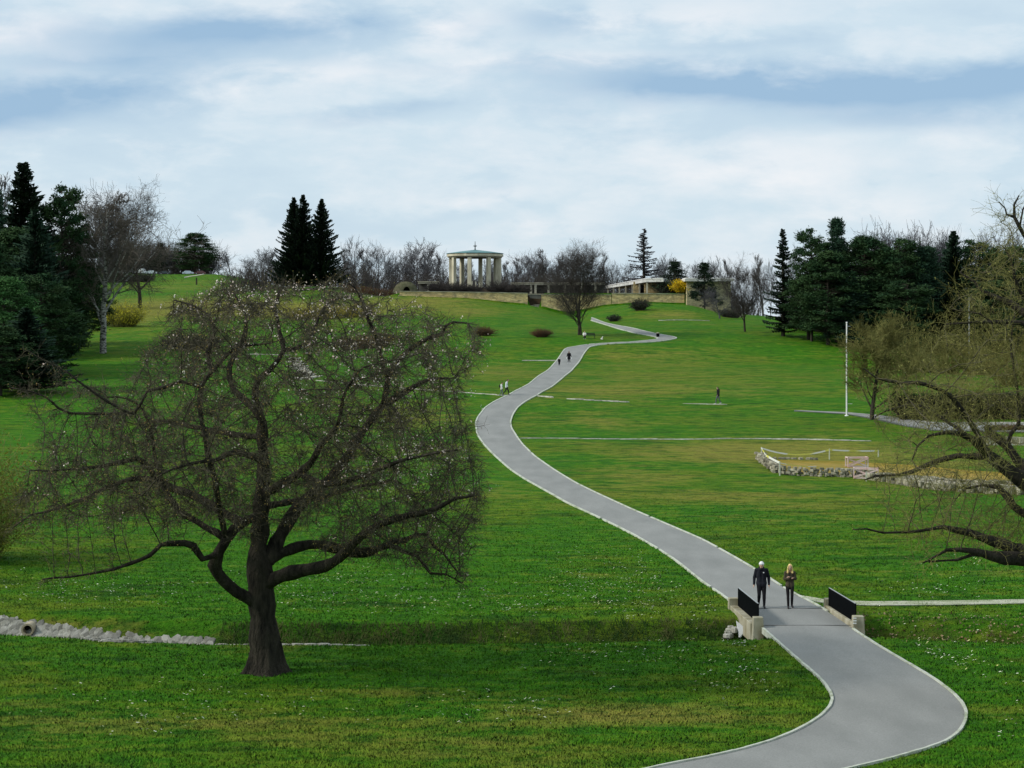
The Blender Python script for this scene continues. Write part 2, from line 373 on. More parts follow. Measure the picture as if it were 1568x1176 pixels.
def build_ground():
    rows = np.concatenate([np.arange(-60, 36, 4.0), np.arange(36, 60, .35), np.arange(60, 72, .18), np.arange(72, 110, .4), np.arange(110, 300, 1.0), np.arange(300, 399.5, 1.5),
                           np.arange(399.6, 401.4, .15), np.arange(402, 520, 2.5), np.arange(520, 900, 8), np.geomspace(900, 3000, 22)])
    t = np.linspace(-1, 1, 620); t = np.sign(t)*(.72*np.abs(t)+.28*np.abs(t)**3)
    W = 55+.55*np.maximum(rows, 0)
    Xg = W[:, None]*t[None, :]; Dg = np.repeat(rows[:, None], len(t), 1)
    Z = H(Xg.ravel(), Dg.ravel()); X = Xg.ravel(); D = Dg.ravel()
    rs = np.random.RandomState(3)
    Z = Z + rs.normal(0, .012, len(Z))*((D > 40) & (D < 110))
    nr, nc = Xg.shape; i = np.arange(nr-1)[:, None]*nc+np.arange(nc-1)[None, :]; i = i.ravel()
    Fs = np.stack([i, i+1, i+nc+1, i+nc], 1)
    a = turf_attrs(X, D, Z)
    me = mesh_np('ground', np.stack([X, D, Z], 1), Fs, M_TURF, True, a)
    tag(obj('ground', me), kind='structure')
build_ground()

# ---------------------------------------------------------------- path
M_ASPH = mat('asphalt', (.190,.194,.182), (.272,.273,.256), scale=.8, rough=.93, bump=.008, bscale=60, stretch=(1,.35,1), ramp=(.2,.8), detail=15)
def grain(m, scale, lo, hi):
    """multiply a fine speckle into the base colour, as the aggregate in asphalt"""
    N, L = m.node_tree.nodes, m.node_tree.links; B = N['Principled BSDF']; old = B.inputs['Base Color'].links[0].from_socket
    g = N.new('ShaderNodeNewGeometry'); n = N.new('ShaderNodeTexNoise'); n.inputs['Scale'].default_value = scale; n.inputs['Detail'].default_value = 3; L.new(g.outputs['Position'], n.inputs['Vector'])
    r = N.new('ShaderNodeMapRange'); r.inputs[1].default_value = .3; r.inputs[2].default_value = .7; r.inputs[3].default_value = lo; r.inputs[4].default_value = hi; L.new(n.outputs[0], r.inputs[0])
    c = N.new('ShaderNodeCombineXYZ')
    for k in range(3): L.new(r.outputs[0], c.inputs[k])
    L.new(mixn(N, L, 1.0, old, c.outputs[0], 'MULTIPLY'), B.inputs['Base Color'])
grain(M_ASPH, 22, .86, 1.14)
M_KERB = mat('kerb_concrete', (.50,.52,.44), (.26,.30,.18), scale=1.6, rough=.9, bump=.02, bscale=14, ramp=(.48,.72))
SEC = [
 ([(780,1230),(1000,1176),(1100,1159),(1160,1144),(1204,1129),(1234,1114),(1261,1098),(1279,1075)],
  [(1080,1225),(1250,1190),(1315,1175),(1348,1169),(1398,1154),(1434,1144),(1455,1137),(1473,1119),(1482,1101)]),
 ([(1279,1075),(1270,1056),(1255,1039),(1231,1019),(1201,993),(1178,972),(1162,959)],
  [(1482,1101),(1480,1083),(1458,1060),(1428,1039),(1398,1021),(1354,996),(1310,968),(1302,961)]),
 ([(1162,959),(1131,932)], [(1302,961),(1262,934)]),
 ([(1131,932),(1119,922),(1100,908),(1077,893),(1036,860),(1006,840),(970,819),(942,805),(911,790),(869,771),(841,755),(803,734),(782,720),(756,697),(741,681),(730.6,666),(728,649),(731.5,639),(742.5,625),(756,616),(780,605),(795,596.5),(810.5,588),(829,573.6),(849.7,555.7),(856.5,547),(863,537),(868,533)],
  [(1262,934),(1234,918.6),(1216,910),(1197,899),(1174.6,884),(1155,872),(1140,863),(1107,844),(1074,826),(1041,812),(1006,797),(966,780),(916,757),(883,741),(848,720),(819.5,700),(809,690),(800,681),(792,670.5),(783,656),(781.6,646),(785,635.6),(792,625),(802,617),(822.5,606),(844.5,593),(861.6,579.5),(880,562.5),(887,554),(892,545)]),
 ([(868,533),(885,530.5),(898.7,528),(927,526),(969,524),(985,522.3),(1002,520.6),(1009,519)],
  [(892,545),(897,538),(903,531),(927,527.8),(969,525.5),(996,524.6),(1019,522.3),(1039,518.3)]),
 ([(1009,519),(1002,516),(973,511),(950,505),(934,500),(905,491)], [(1039,518.3),(1031,516),(1008,512),(985,507),(962,501.6),(927,494.8),(906,487)]),
]
def resamp(pts, n):
    p = np.array([(v[0], v[1]) for v in pts]); s = np.concatenate([[0], np.cumsum(np.linalg.norm(np.diff(p, axis=0), axis=1))])
    t = np.linspace(0, s[-1], n); return np.stack([np.interp(t, s, p[:, 0]), np.interp(t, s, p[:, 1])], 1), s[-1]
def path_edges():
    Ls, Rs = [], []
    for l, r in SEC:
        lw = [G(*p) for p in l]; rw = [G(*p) for p in r]
        _, a = resamp(lw, 2); _, b = resamp(rw, 2); n = max(3, int(max(a, b)/.8))
        A, _ = resamp(lw, n); B, _ = resamp(rw, n)
        if Ls: A = A[1:]; B = B[1:]
        Ls.append(A); Rs.append(B)
    A = np.concatenate(Ls); B = np.concatenate(Rs)
    for _ in range(3):
        A[1:-1] = A[1:-1]*.5+(A[:-2]+A[2:])*.25; B[1:-1] = B[1:-1]*.5+(B[:-2]+B[2:])*.25
    return A, B
EA, EB = path_edges()
def lift(D): return .03+.00022*np.maximum(D-80, 0)
def build_path():
    n = len(EA); k = 9; t = np.linspace(0, 1, k)[None, :, None]
    XY = EA[:, None, :]*(1-t)+EB[:, None, :]*t; X = XY[..., 0].ravel(); D = XY[..., 1].ravel()
    Z = H0(X, D)+lift(D)+.03*(1-(2*np.tile(t.ravel(), n)-1)**2)
    i = (np.arange(n-1)[:, None]*k+np.arange(k-1)[None, :]).ravel()
    Fs = np.stack([i, i+1, i+k+1, i+k], 1)
    tag(obj('path', mesh_np('path', np.stack([X, D, Z], 1), Fs, M_ASPH, True)), kind='structure')
    # kerbs: narrow concrete edging stones, a little uneven
    for E, sgn in ((EA, -1), (EB, 1)):
        rs = np.random.RandomState(5); mb = MB()
        p, ln = resamp([tuple(q) for q in E], int(sum(np.linalg.norm(np.diff(E, axis=0), axis=1))/.5))
        for a, b in zip(p[:-1], p[1:]):
            m = (a+b)/2
            if 65.1 < m[1] < 69.0 and m[0] > 8: continue
            if rs.rand() < .03 and m[1] > 75: continue
            d = b-a; nrm = np.array([-d[1], d[0]])/max(np.linalg.norm(d), 1e-6)
            w = (.042 + .00020*max(m[1]-60, 0))*rs.uniform(.94, 1.06); o = nrm*rs.normal(0, .003); h = .04+rs.uniform(0, .006)+lift(m[1])
            g = d*.006
            q = [a+g-nrm*w+o, a+g+nrm*w+o, b-g+nrm*w+o, b-g-nrm*w+o]
            zl = [hz(u[0], u[1], H0) for u in q]
            mb.hexa([(u[0], u[1], z-.15) for u, z in zip(q, zl)], [(u[0], u[1], z+h) for u, z in zip(q, zl)])
        tag(mb.build('kerb', M_KERB), kind='structure')
build_path()

# ---------------------------------------------------------------- stones: edging rows, lining, rubble walls
M_STONE = mat('pale_stone', (.52,.50,.44), (.30,.29,.24), scale=3, rough=.9, bump=.02, bscale=18, attr='col')
def stone(mb, c, sx, sy, sz, rz, rs, col, n=7, slope=0.0):
    ang = np.sort(rs.rand(n)*.5+np.arange(n))*2*math.pi/n
    r = rs.uniform(.8, 1.1, n); ca, sa = math.cos(rz), math.sin(rz)
    x = np.cos(ang)*r*sx/2; y = np.sin(ang)*r*sy/2
    def ring(k, z): return [(c[0]+(a*ca-b*sa)*k, c[1]+(a*sa+b*ca)*k, c[2]+z+slope*(a*sa+b*ca)*k) for a, b in zip(x, y)]
    V = ring(1, -sz)+ring(1, sz*.55)+ring(.82, sz)
    Fs = [(i*n+k, i*n+(k+1) % n, (i+1)*n+(k+1) % n, (i+1)*n+k) for i in range(2) for k in range(n)]+[tuple(2*n+k for k in range(n))]
    mb.add(V, Fs, col)
def poly_world(pts, step):
    w = [G(*p) for p in pts]; _, ln = resamp(w, 2); p, _ = resamp(w, max(2, int(ln/step))); return p
def edging(pts, label, w=.34, h=.12, step=.6, seed=1, col=(1,1,1), gap=0, group=None, name='stone_edging'):
    rs = np.random.RandomState(seed); mb = MB(); p = poly_world(pts, step)
    for a, b in zip(p[:-1], p[1:]):
        if rs.rand() < gap: continue
        m = (a+b)/2; d = b-a; rz = math.atan2(d[1], d[0]); g = rs.uniform(.65, 1.1)
        stone(mb, (m[0], m[1]+rs.normal(0, w*.12), hz(m[0], m[1])), np.linalg.norm(d)*1.25, w*rs.uniform(.8, 1.3), h*rs.uniform(.8, 1.3), rz, rs, tuple(g*np.array(col)), 6)
    o = mb.build(name, M_STONE); tag(o, label, 'stone edging', group); return o
edging([(800,671.5),(900,672.5),(1130,672),(1225,673.5),(1332,676)], 'long pale stone edging crossing the lawn just below the narrowest bend of the path', w=.34, h=.07, step=1.6, seed=2)
edging([(484,583),(560,590),(640,597),(778,606.5)], 'straight white stone edging meeting the path at the two walkers, left of the path', w=.32, h=.07, step=1.4, seed=3)
edging([(380,542.5),(446,544.5)], 'short pale stone edging seen through the crown, left end of the slab patch', w=.5, h=.1, step=.8, seed=4)
edging([(800,552.5),(850,552.7)], 'short pale stone edging that ends at the path beside the dark-clad child', w=.5, h=.10, step=1.4, seed=6)
edging([(822,606.3),(846,609.5)], 'stub of white stone edging touching the right kerb of the path', w=.4, h=.10, step=1.2, seed=7)
edging([(868,611),(900,613),(962,616.5)], 'thin detached white stone edging on the lawn right of the path', w=.4, h=.1, step=.8, seed=8)
edging([(1048,618.3),(1112,620)], 'short stone edging under the feet of the lone walker', w=.32, h=.06, step=1.4, seed=9)
edging([(330,984.5),(400,984),(440,986),(565,985.5)], 'low row of white stones in the grass behind the apple trunk', w=.2, h=.08, step=.4, seed=10)
edging([(521,547),(575,548)], 'faint stone edging glimpsed through the right side of the blossoming crown', w=.4, h=.1, step=.8, seed=11)
def surf_strip(name, top, bot, m, label=None, cat=None, kind=None, up=.03, n=60):
    a = [G(*p) for p in top]; b = [G(*p) for p in bot]; A, _ = resamp(a, n); B, _ = resamp(b, n)
    k = 5; t = np.linspace(0, 1, k)[None, :, None]; XY = A[:, None]*(1-t)+B[:, None]*t; X = XY[..., 0].ravel(); D = XY[..., 1].ravel()
    Z = H(X, D)+up+.0002*np.maximum(D-80, 0)
    i = (np.arange(n-1)[:, None]*k+np.arange(k-1)[None, :]).ravel()
    V = np.stack([X, D, Z], 1); V2 = V.copy(); V2[:, 2] -= .25; nn = len(V)
    Fs = np.stack([i, i+1, i+k+1, i+k], 1)
    rim = list(range(k))+[j*k+k-1 for j in range(1, n)]+[(n-1)*k+j for j in range(k-2, -1, -1)]+[j*k for j in range(n-2, 0, -1)]
    r = np.array(rim); rn = np.roll(r, -1)
    Fs = np.concatenate([Fs, np.stack([r, rn, rn+nn, r+nn], 1)])
    o = obj(name, mesh_np(name, np.concatenate([V, V2]), Fs, m)); return tag(o, label, cat, None, kind)
M_GRAVEL = mat('pale_gravel', (.42,.42,.32), (.24,.27,.15), scale=1.2, rough=.95, bump=.02, bscale=14, stretch=(1,2,1), ramp=(.42,.7))
surf_strip('gravel_path', [(1216,911),(1262,919),(1330,922.3),(1440,921),(1568,919),(1720,917)], [(1236,920),(1266,926),(1330,928.8),(1440,928),(1568,925.5),(1720,923)], M_GRAVEL, kind='structure', up=.04)
surf_strip('side_path', [(1216,629),(1296,632.5),(1340,636),(1400,644),(1440,648),(1700,650)], [(1216,630.2),(1296,635),(1340,643),(1385,653),(1430,660),(1700,666)], M_ASPH, kind='structure', up=.05)

def slabs():
    rs = np.random.RandomState(9); t = MB(); q = [G(444,546), G(458,547), G(486,579.5), (G(466,582))]
    for i in range(9):
        for j in range(4):
            f = (i+.5)/9; g = (j+.5)/4; a = q[0].lerp(q[3], f); b = q[1].lerp(q[2], f); p = a.lerp(b, g); c_ = rs.uniform(.8, 1.25)
            stone(t, (p.x, p.y, hz(p.x, p.y)+.02), (b-a).length/4*1.35, (q[3]-q[0]).length/9*1.3, .12, rs.uniform(-.2, .2), rs, (c_*1.1, c_*1.08, c_*1.05), 6)
    tag(t.build('stone_slabs', M_STONE), 'slanting patch of pale stone slabs seen through the middle of the crown', 'slabs')
slabs()
def build_lining():
    rs = np.random.RandomState(12); mb = MB()
    top = [(-160,935),(0,948.7),(89,959),(127.6,964),(178.6,973),(229.6,978),(325,981)]; bot = [(-160,952),(0,969),(84,975.5),(125,979),(158,983),(229,985),(325,985.5)]
    global LIN; A, ln = resamp([G(*p, H) for p in top], 125); B, _ = resamp([G(*p, H) for p in bot], 125); LIN = (A, B)
    for i in range(125):
        w = np.linalg.norm(B[i]-A[i])+abs(hz(*A[i])-hz(*B[i]))*.8; k = max(1, int(w/.24)+1)
        for j in range(k+1):
            f = (j+rs.uniform(.2, .8))/(k+1); m = A[i]*(1-f)+B[i]*f+rs.normal(0, .03, 2)
            g = rs.uniform(.35, .8)
            z = hz(m[0], m[1], H)+.0
            stone(mb, (m[0], m[1], z+rs.uniform(-.02, .05)), rs.uniform(.24, .46), rs.uniform(.2, .32), rs.uniform(.02, .05), rs.uniform(-.5, .9), rs, (g*.98, g, g*1.0), 6, slope=(hz(m[0], m[1]+.1)-hz(m[0], m[1]-.1))/.2)
    tag(mb.build('stone_lining', M_STONE), 'pale grey rubble stones paving the bank of the ditch at the left edge', 'stone lining')
build_lining()
M_CONC = mat('weathered_concrete', (.40,.38,.29), (.19,.165,.09), scale=2.2, rough=.92, bump=.012, bscale=25, stretch=(1,1,.4), ramp=(.38,.7))
M_BLACK = mat('black_paint_and_shade', (.005,.006,.007), rough=.8, spec=.02)
M_WHITEP = mat('white_paint', (.78,.78,.76), rough=.6)
def build_pipe():
    g = G(44.6, 970, H); t = thing('drain_pipe', 'short concrete drain pipe opening in the stone lined bank', 'pipe', g)
    mb = MB(); n = 20; r1, r0 = .24, .17
    V = []; 
    for y in (-.25, .5):
        for r in (r1, r0):
            V += [(r*math.cos(2*math.pi*k/n), y, .16+r*math.sin(2*math.pi*k/n)) for k in range(n)]
    def q(a, b): return [(a*n+k, a*n+(k+1) % n, b*n+(k+1) % n, b*n+k) for k in range(n)]
    mb.add(V, q(0, 1)+q(2, 0)+q(1, 3)); mb.build('pipe_wall', mat('terracotta_concrete', (.42,.36,.25), (.3,.25,.17), rough=.9), t)
    m2 = MB(); m2.lathe((0,0,0), [(.168, -.02), (.168, .02)], n); o = m2.build('pipe_shade_disc', mat('dark_inside', (.01,.01,.01), rough=1), t); o.rotation_euler = (math.pi/2, 0, 0); o.location = (0, .05, .16)  # black disc stands in for the shade inside the bore
build_pipe()

# ---------------------------------------------------------------- footbridge
def build_bridge():
    def dk(x, y): v = G(x, y); return Vector((v.x, v.y, hz(v.x, v.y, H0)))
    ln_, lf = dk(1161, 960), dk(1131, 934); rn, rf = dk(1304, 960), dk(1264, 934)
    t = thing('footbridge', 'concrete footbridge with black barred railings carrying the path over the ditch', 'bridge', ((ln_+rf)/2))
    o0 = (ln_+rf)/2; L = lambda v: Vector(v)-o0
    def beam(a, b, out, name):
        mb = MB(); d = (b-a).normalized(); n = Vector((-d.y, d.x, 0))*out
        q = [a-d*.1+n*.02, a-d*.1+n*.32, b+d*.1+n*.32, b+d*.1+n*.02]
        mb.hexa([L(v)-Vector((0,0,.55)) for v in q], [L(v)+Vector((0,0,.16)) for v in q]); o = mb.build(name, M_CONC, t); bev(o); return n
    def bev(o, w=.02):
        m = o.modifiers.new('bevel', 'BEVEL'); m.width = w; m.segments = 2
    nl = beam(ln_, lf, 1, 'edge_beam'); nr = beam(rn, rf, -1, 'edge_beam')
    # deck slab and abutments
    mb = MB(); q = [ln_, rn, rf, lf]; mb.hexa([L(v)-Vector((0,0,.38)) for v in q], [L(v)-Vector((0,0,.01)) for v in q]); mb.build('deck_slab', M_CONC, t)
    for a, b, s in ((ln_, rn, -1), (lf, rf, 1)):
        mb = MB(); k = Vector((0, .35*s, 0)); q = [a-k*.2, b-k*.2, b+k*3.2, a+k*3.2] if s > 0 else [a+k*3.2, b+k*3.2, b-k*.2, a-k*.2]
        mb.hexa([L(v)-Vector((0,0,1.5)) for v in q], [L(v)-Vector((0,0,.385)) for v in q]); mb.build('abutment', M_CONC, t)
    for a, b in ((ln_, rn), (lf, rf)):
        m = MB(); m.bar(L(a)+Vector((0,0,.062)), L(b)+Vector((0,0,.062)), .07, .01); m.build('deck_joint', mat('tar_joint', (.07,.07,.068), (.14,.14,.135), scale=4, rough=.9), t)
    # battered end pillars
    def pillar(p, n, h, w=.44, low=0.0):
        mb = MB(); c = L(p)+n*.17; mb.box((c.x, c.y, c.z+h/2-.35-low/2), (w, .40, h+.7+low), col=(1,1,1), taper=.80); bev(mb.build('pillar', M_CONC, t), .025); return c
    d = (lf-ln_).normalized()
    pillar(ln_-d*.28-nl*.1, nl, .42, .46); pillar(lf+d*.22, nl, .44, .48, low=.5)
    c = pillar(rn-d*.28, nr, .46, .50); pillar(rf+d*.22, nr, .42, .40)
    # trail mark: white bands on the near right pillar
    mb = MB()
    for k in range(3): mb.box((c.x-.16, c.y-.205, c.z+.40-.095*k), (.13, .012, .045))
    mb.build('trail_mark', M_WHITEP, t)
    # railings: flat steel frame and close upright bars
    for a, b, n in ((ln_, lf, nl), (rn, rf, nr)):
        rt = MB(); of = .0 if a is ln_ else .15; a2 = L(a)+n*of; b2 = L(b)+n*of; z0 = .10; z1 = .84
        rt.bar(a2+Vector((0,0,z1)), b2+Vector((0,0,z1)), .06, .045); rt.bar(a2+Vector((0,0,z0)), b2+Vector((0,0,z0)), .045, .04)
        for e in (a2, b2): rt.bar(e+Vector((0,0,.0)), e+Vector((0,0,z1)), .055)
        fr = rt.build('railing', M_BLACK, t)
        bb = MB(); ln = (b2-a2).length; k = int(ln/.060)
        for i in range(1, k):
            p = a2.lerp(b2, i/k); bb.bar(p+Vector((0,0,z0)), p+Vector((0,0,z1)), .035, .05)
        bb.build('bars', M_BLACK, fr)
        hl = MB(); hl.bar(a2+Vector((0,0,z1+.029)), b2+Vector((0,0,z1+.029)), .05, .012); hl.build('handrail', mat('worn_steel', (.30,.32,.32), rough=.45), fr)
    # pale wedge and stepped stones in the ditch under the far end of the left beam
    rs = np.random.RandomState(4)
    for k, (px, py, w, h) in enumerate([(1119,961,.30,.07),(1118,965,.38,.08),(1117,969,.42,.08),(1125,964,.26,.10),(1116,973,.42,.08)]):
        m = MB(); stone(m, L(P(px, py, 67.3-.08*k)), w, .35, h, rs.uniform(-.2, .2), rs, (.8,.82,.82), 7); m.build('wing_stone', M_STONE, t)
    mb = MB(); p = L(P(1131.5, 953, 67.0))
    mb.hexa([p+Vector((.0,-.12,-.55)), p+Vector((.06,-.12,-.55)), p+Vector((.08,.0,-.55)), p+Vector((-.02,.0,-.55))],
            [p+Vector((-.10,-.05,.06)), p+Vector((.26,-.16,-.22)), p+Vector((.26,-.06,-.22)), p+Vector((-.10,.05,.06))])
    mb.build('pale_wedge', mat('off_white', (.70,.71,.72), rough=.8), t)
build_bridge()

# ---------------------------------------------------------------- hilltop memorial: walls, pavilion, pergolas, building
def sand_mat(name, c1, c2, c3, sc=2.6, brick=True):
    m = bpy.data.materials.new(name); N, L, B = nodes_of(m); B.inputs['Roughness'].default_value = .92; B.inputs['Specular IOR Level'].default_value = .15
    geo = N.new('ShaderNodeNewGeometry')
    mp = N.new('ShaderNodeMapping'); mp.inputs['Scale'].default_value = (1, .3, 2.2); L.new(geo.outputs['Position'], mp.inputs[0])
    v = N.new('ShaderNodeTexVoronoi'); v.inputs['Scale'].default_value = sc*.45; L.new(mp.outputs[0], v.inputs['Vector'])
    n = N.new('ShaderNodeTexNoise'); n.inputs['Scale'].default_value = .8; n.inputs['Detail'].default_value = 6; L.new(mp.outputs[0], n.inputs['Vector'])
    s = N.new('ShaderNodeSeparateColor'); L.new(v.outputs['Color'], s.inputs[0])
    a = mixn(N, L, s.outputs[0], c1, c2)
    r = N.new('ShaderNodeMapRange'); r.inputs[1].default_value = .45; r.inputs[2].default_value = .68; L.new(n.outputs[0], r.inputs[0])
    c = mixn(N, L, r.outputs[0], a, c3)
    v2 = N.new('ShaderNodeTexVoronoi'); v2.feature = 'DISTANCE_TO_EDGE'; v2.inputs['Scale'].default_value = sc*.45; L.new(mp.outputs[0], v2.inputs['Vector'])
    r2 = N.new('ShaderNodeMapRange'); r2.inputs[1].default_value = .0; r2.inputs[2].default_value = .06; r2.inputs[3].default_value = .5; r2.inputs[4].default_value = 1; L.new(v2.outputs['Distance'], r2.inputs[0])
    c = mixn(N, L, r2.outputs[0], (.10,.085,.05), c)
    L.new(c, B.inputs['Base Color'])
    b = N.new('ShaderNodeBump'); b.inputs['Distance'].default_value = .08; L.new(v2.outputs['Distance'], b.inputs['Height']); L.new(b.outputs[0], B.inputs['Normal'])
    return m
M_SAND = sand_mat('sandstone', (.72,.57,.28), (.50,.37,.17), (.30,.25,.14))
M_COPE = mat('coping', (.42,.40,.30), (.22,.22,.15), scale=.6, rough=.9)
def wall(pts, label, D=400.4, th=.7, mt=None, cope=True):
    """pts: (px, top y, bottom y)"""
    t = thing('stone_wall', label, 'wall', P(pts[0][0], pts[0][2], D))
    o0 = t.location.copy(); mb = MB(); mc = MB()
    for (xa, ta, ba), (xb, tb, bb) in zip(pts[:-1], pts[1:]):
        A, B_ = P(xa, ta, D)-o0, P(xb, tb, D)-o0; a0, b0 = P(xa, ba+6, D)-o0, P(xb, bb+6, D)-o0; y = Vector((0, th, 0))
        mb.hexa([a0, b0, b0+y, a0+y], [A, B_, B_+y, A+y])
        e = Vector((0, .12, 0)); h = Vector((0,0,.16))
        if cope: mc.hexa([A-e+Vector((0,0,.003)), B_-e+Vector((0,0,.003)), B_+y+e, A+y+e], [A-e+h, B_-e+h, B_+y+e+h, A+y+e+h])
    mb.build('masonry', mt or M_SAND, t)
    if cope: mc.build('coping', M_COPE, t)
    return t
wall([(612,446.5,453),(700,447.5,457),(760,448.5,462),(808,449.5,468)], 'long low sandstone retaining wall below the round pavilion, left of the gateway')
wall([(829,451,474),(870,452,484),(936,452,472)], 'sandstone retaining wall behind the twin-stemmed tree, right of the gateway')
wall([(937,449.5,469),(985,450,466),(1048,451,467)], 'clean-cut sandstone wall on the grassy mound below the yellow bush')
M_DARKC = mat('dark_backing', (.16,.155,.13), (.10,.10,.085), scale=.8, rough=.9)
wall([(808.6,451,468),(828.4,451,474)], 'dark recessed gateway wall between the two sandstone walls', D=403.5, mt=M_DARKC)
def stairs():
    t = MB(); o = P(818, 466, 402)
    for k in range(8): t.box((0, -2.4+.6*k, -1.4+.22*k), (2.9, .6, .6))
    tag(t.build('stone_steps', M_CONC, loc=o), 'dark stone steps rising through the gateway in the sandstone wall', 'steps')
stairs()
edging([(1008,491),(1086,491.5)], 'short light stone edging at the foot of the grassy mound', w=.8, h=.12, step=1.2, seed=31)

M_TRAV = mat('pale_limestone', (.58,.54,.40), (.36,.33,.23), scale=.9, rough=.88, stretch=(1,1,.35), ramp=(.35,.7))
M_BEAM = mat('grey_limestone', (.30,.28,.22), (.20,.19,.15), scale=1.2, rough=.9)
def pavilion():
    D0 = 440.0; c = P(727.5, 441, D0); s = F/D0; zt = (HY-395)/s-c.z; R = 38/s
    t = thing('round_pavilion', 'open round colonnaded pavilion with shallow copper roof on the hilltop', 'pavilion', c)
    mb = MB(); mb.lathe((0,0,0), [(R+1.4, -1.4), (R+1.4, -.25), (R+1.0, -.25), (R+1.0, -.0)], 32); mb.build('plinth', M_BEAM, t)
    for k in range(8):
        a = math.radians(-11.4+45*k); x, y = R*math.sin(a), -R*math.cos(a)
        m = MB(); m.box((x, y, zt/2), (.92, .80, zt+.02), rz=a); m.box((x, y, .12), (1.12, 1.0, .24), rz=a)
        o = m.build('column', M_TRAV, t)
    m = MB(); h = .85; Ro = 43.5/s; n = 16; V = []
    m.lathe((0,0,0), [(R-1.4, zt), (R-1.4, zt+.3), (Ro-.35, zt+.3), (Ro-.35, zt)], n, a0=.1)
    m.build('ring_beam', M_BEAM, t)
    m = MB(); m.lathe((0,0,0), [(Ro-.1, zt+.303), (Ro, zt+.32), (Ro, zt+h), (Ro-.4, zt+h+.15), (R-1, zt+h+.16)], n, a0=.1); m.build('cornice', M_TRAV, t)
    m = MB(); m.lathe((0,0,0), [(Ro+.12, zt+h+.16), (Ro+.12, zt+h+.26), (Ro*.55, zt+h+.75), (.35, zt+h+1.18), (.0001, zt+h+1.2)], n, a0=.1)
    m.build('roof', mat('copper_patina', (.10,.24,.23), (.06,.15,.16), scale=.5, rough=.55, spec=.5), t)
    m = MB(); m.lathe((0,0,0), [(.22, zt+h+1.1), (.14, zt+h+1.5), (.12, zt+h+1.95), (.50, zt+h+2.1), (.45, zt+h+2.22), (.1, zt+h+2.3), (.06, zt+h+3.3)], 10)
    m.build('finial', mat('dark_bronze', (.07,.08,.08), rough=.5), t)
    for k, w in enumerate(('left', 'middle', 'right')):
        mb = MB(); mb.box((0, 0, .55), (.28, .28, 1.9-.3*k), taper=.9); mb.box((0, 0, 1.53-.15*k), (.34, .34, .08)); tag(mb.build('memorial_post', M_TRAV, loc=c+Vector((-.6+.9*k, -R-1.2-.1*k, 0))), 'pale stone post in front of the round pavilion, the '+w+' one of three', 'post')
pavilion()
def pergola(x0, x1, yt, D, posts, label, depth=5.0, hgt=.45, roofm=None, back=True):
    a = P(x0, yt, D); b = P(x1, yt, D); c = (a+b)/2; g = hz(c.x, D+2)
    t = thing('pergola', label, 'pergola', (c.x, D, g)); zt = c.z-g; w = b.x-a.x
    m = MB(); m.box((0, depth/2, zt-hgt/2), (w, depth, hgt)); m.box((0, -.06, zt+.06), (w+.3, .5, .12)); m.build('roof_slab', roofm or M_TRAV, t)
    for px in posts:
        m = MB(); x = (px-CXP)/F*D-c.x; m.box((x, .35, (zt-hgt)/2-.5), (.55, .5, zt-hgt+1.0)); m.build('post', M_TRAV, t)
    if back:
        m = MB(); m.box((0, depth-.2, (zt-hgt)/2-.5), (w, .3, zt-hgt+1.0)); m.build('added_dark_back', M_DARKC, t)  # added dark panel stands in for the darkness behind the posts
    return t
pergola(640, 672, 431.6, 432, (656, 671), 'short open concrete pergola left of the round pavilion')
pergola(782, 926, 433.4, 426, (792, 813, 820, 840, 865, 890, 912), 'long low open concrete pergola right of the round pavilion')
def long_pergola():
    A = P(927.5, 438, 490); B = P(989, 426.8, 405); z = (A.z+B.z)/2; A.z = B.z = z
    Cc = P(1016, 427, 402); Cc.z = z
    M_WR = mat('white_roof_edge', (.62,.62,.58), (.45,.45,.42), scale=.3, rough=.8)
    g = 6.6; t = thing('long_pergola', 'receding white-edged flat roof on slim posts behind the mound wall', 'pergola', (B.x, B.y, g))
    o0 = t.location.copy(); m = MB(); th = Vector((0,0,.75)); W1 = Vector((5,1.5,0))
    for a, b, w in ((A, B, W1), (B, Cc, Vector((0,5,0)))):
        m.hexa([a-o0-th, b-o0-th, b+w-o0-th, a+w-o0-th], [a-o0, b-o0, b+w-o0, a+w-o0])
    m.build('roof_slab', M_WR, t)
    m2 = MB()
    for a, b, w in ((A, B, W1), (B, Cc, Vector((0,5,0)))):
        m2.hexa([a-o0+Vector((-.1,-.1,.004)), b-o0+Vector((-.1,-.1,.004)), b+w-o0+Vector((0,0,.004)), a+w-o0+Vector((0,0,.004))], [a-o0+Vector((-.1,-.1,.14)), b-o0+Vector((-.1,-.1,.14)), b+w-o0+Vector((0,0,.14)), a+w-o0+Vector((0,0,.14))])
    m2.build('roof_edge', M_WHITEP, t)
    for f in (.04, .2, .36, .52, .68, .84, 1.0):
        p = A.lerp(B, f)-o0; m = MB(); m.box((p.x+.3, p.y+.3, (z-g-.75)/2-.4), (.35, .35, z-g-.75+.8)); m.build('post', M_TRAV, t)
    m = MB(); p = P(975, 440, 425)-o0; m.box((p.x, p.y, .8), (1.6, .5, 3.6)); m.build('wall_panel', M_SAND, t); m = MB(); p = P(1003, 440, 412)-o0; m.box((p.x, p.y, .9), (5.0, .6, 3.6)); m.build('wall_panel', M_SAND, t)
long_pergola()
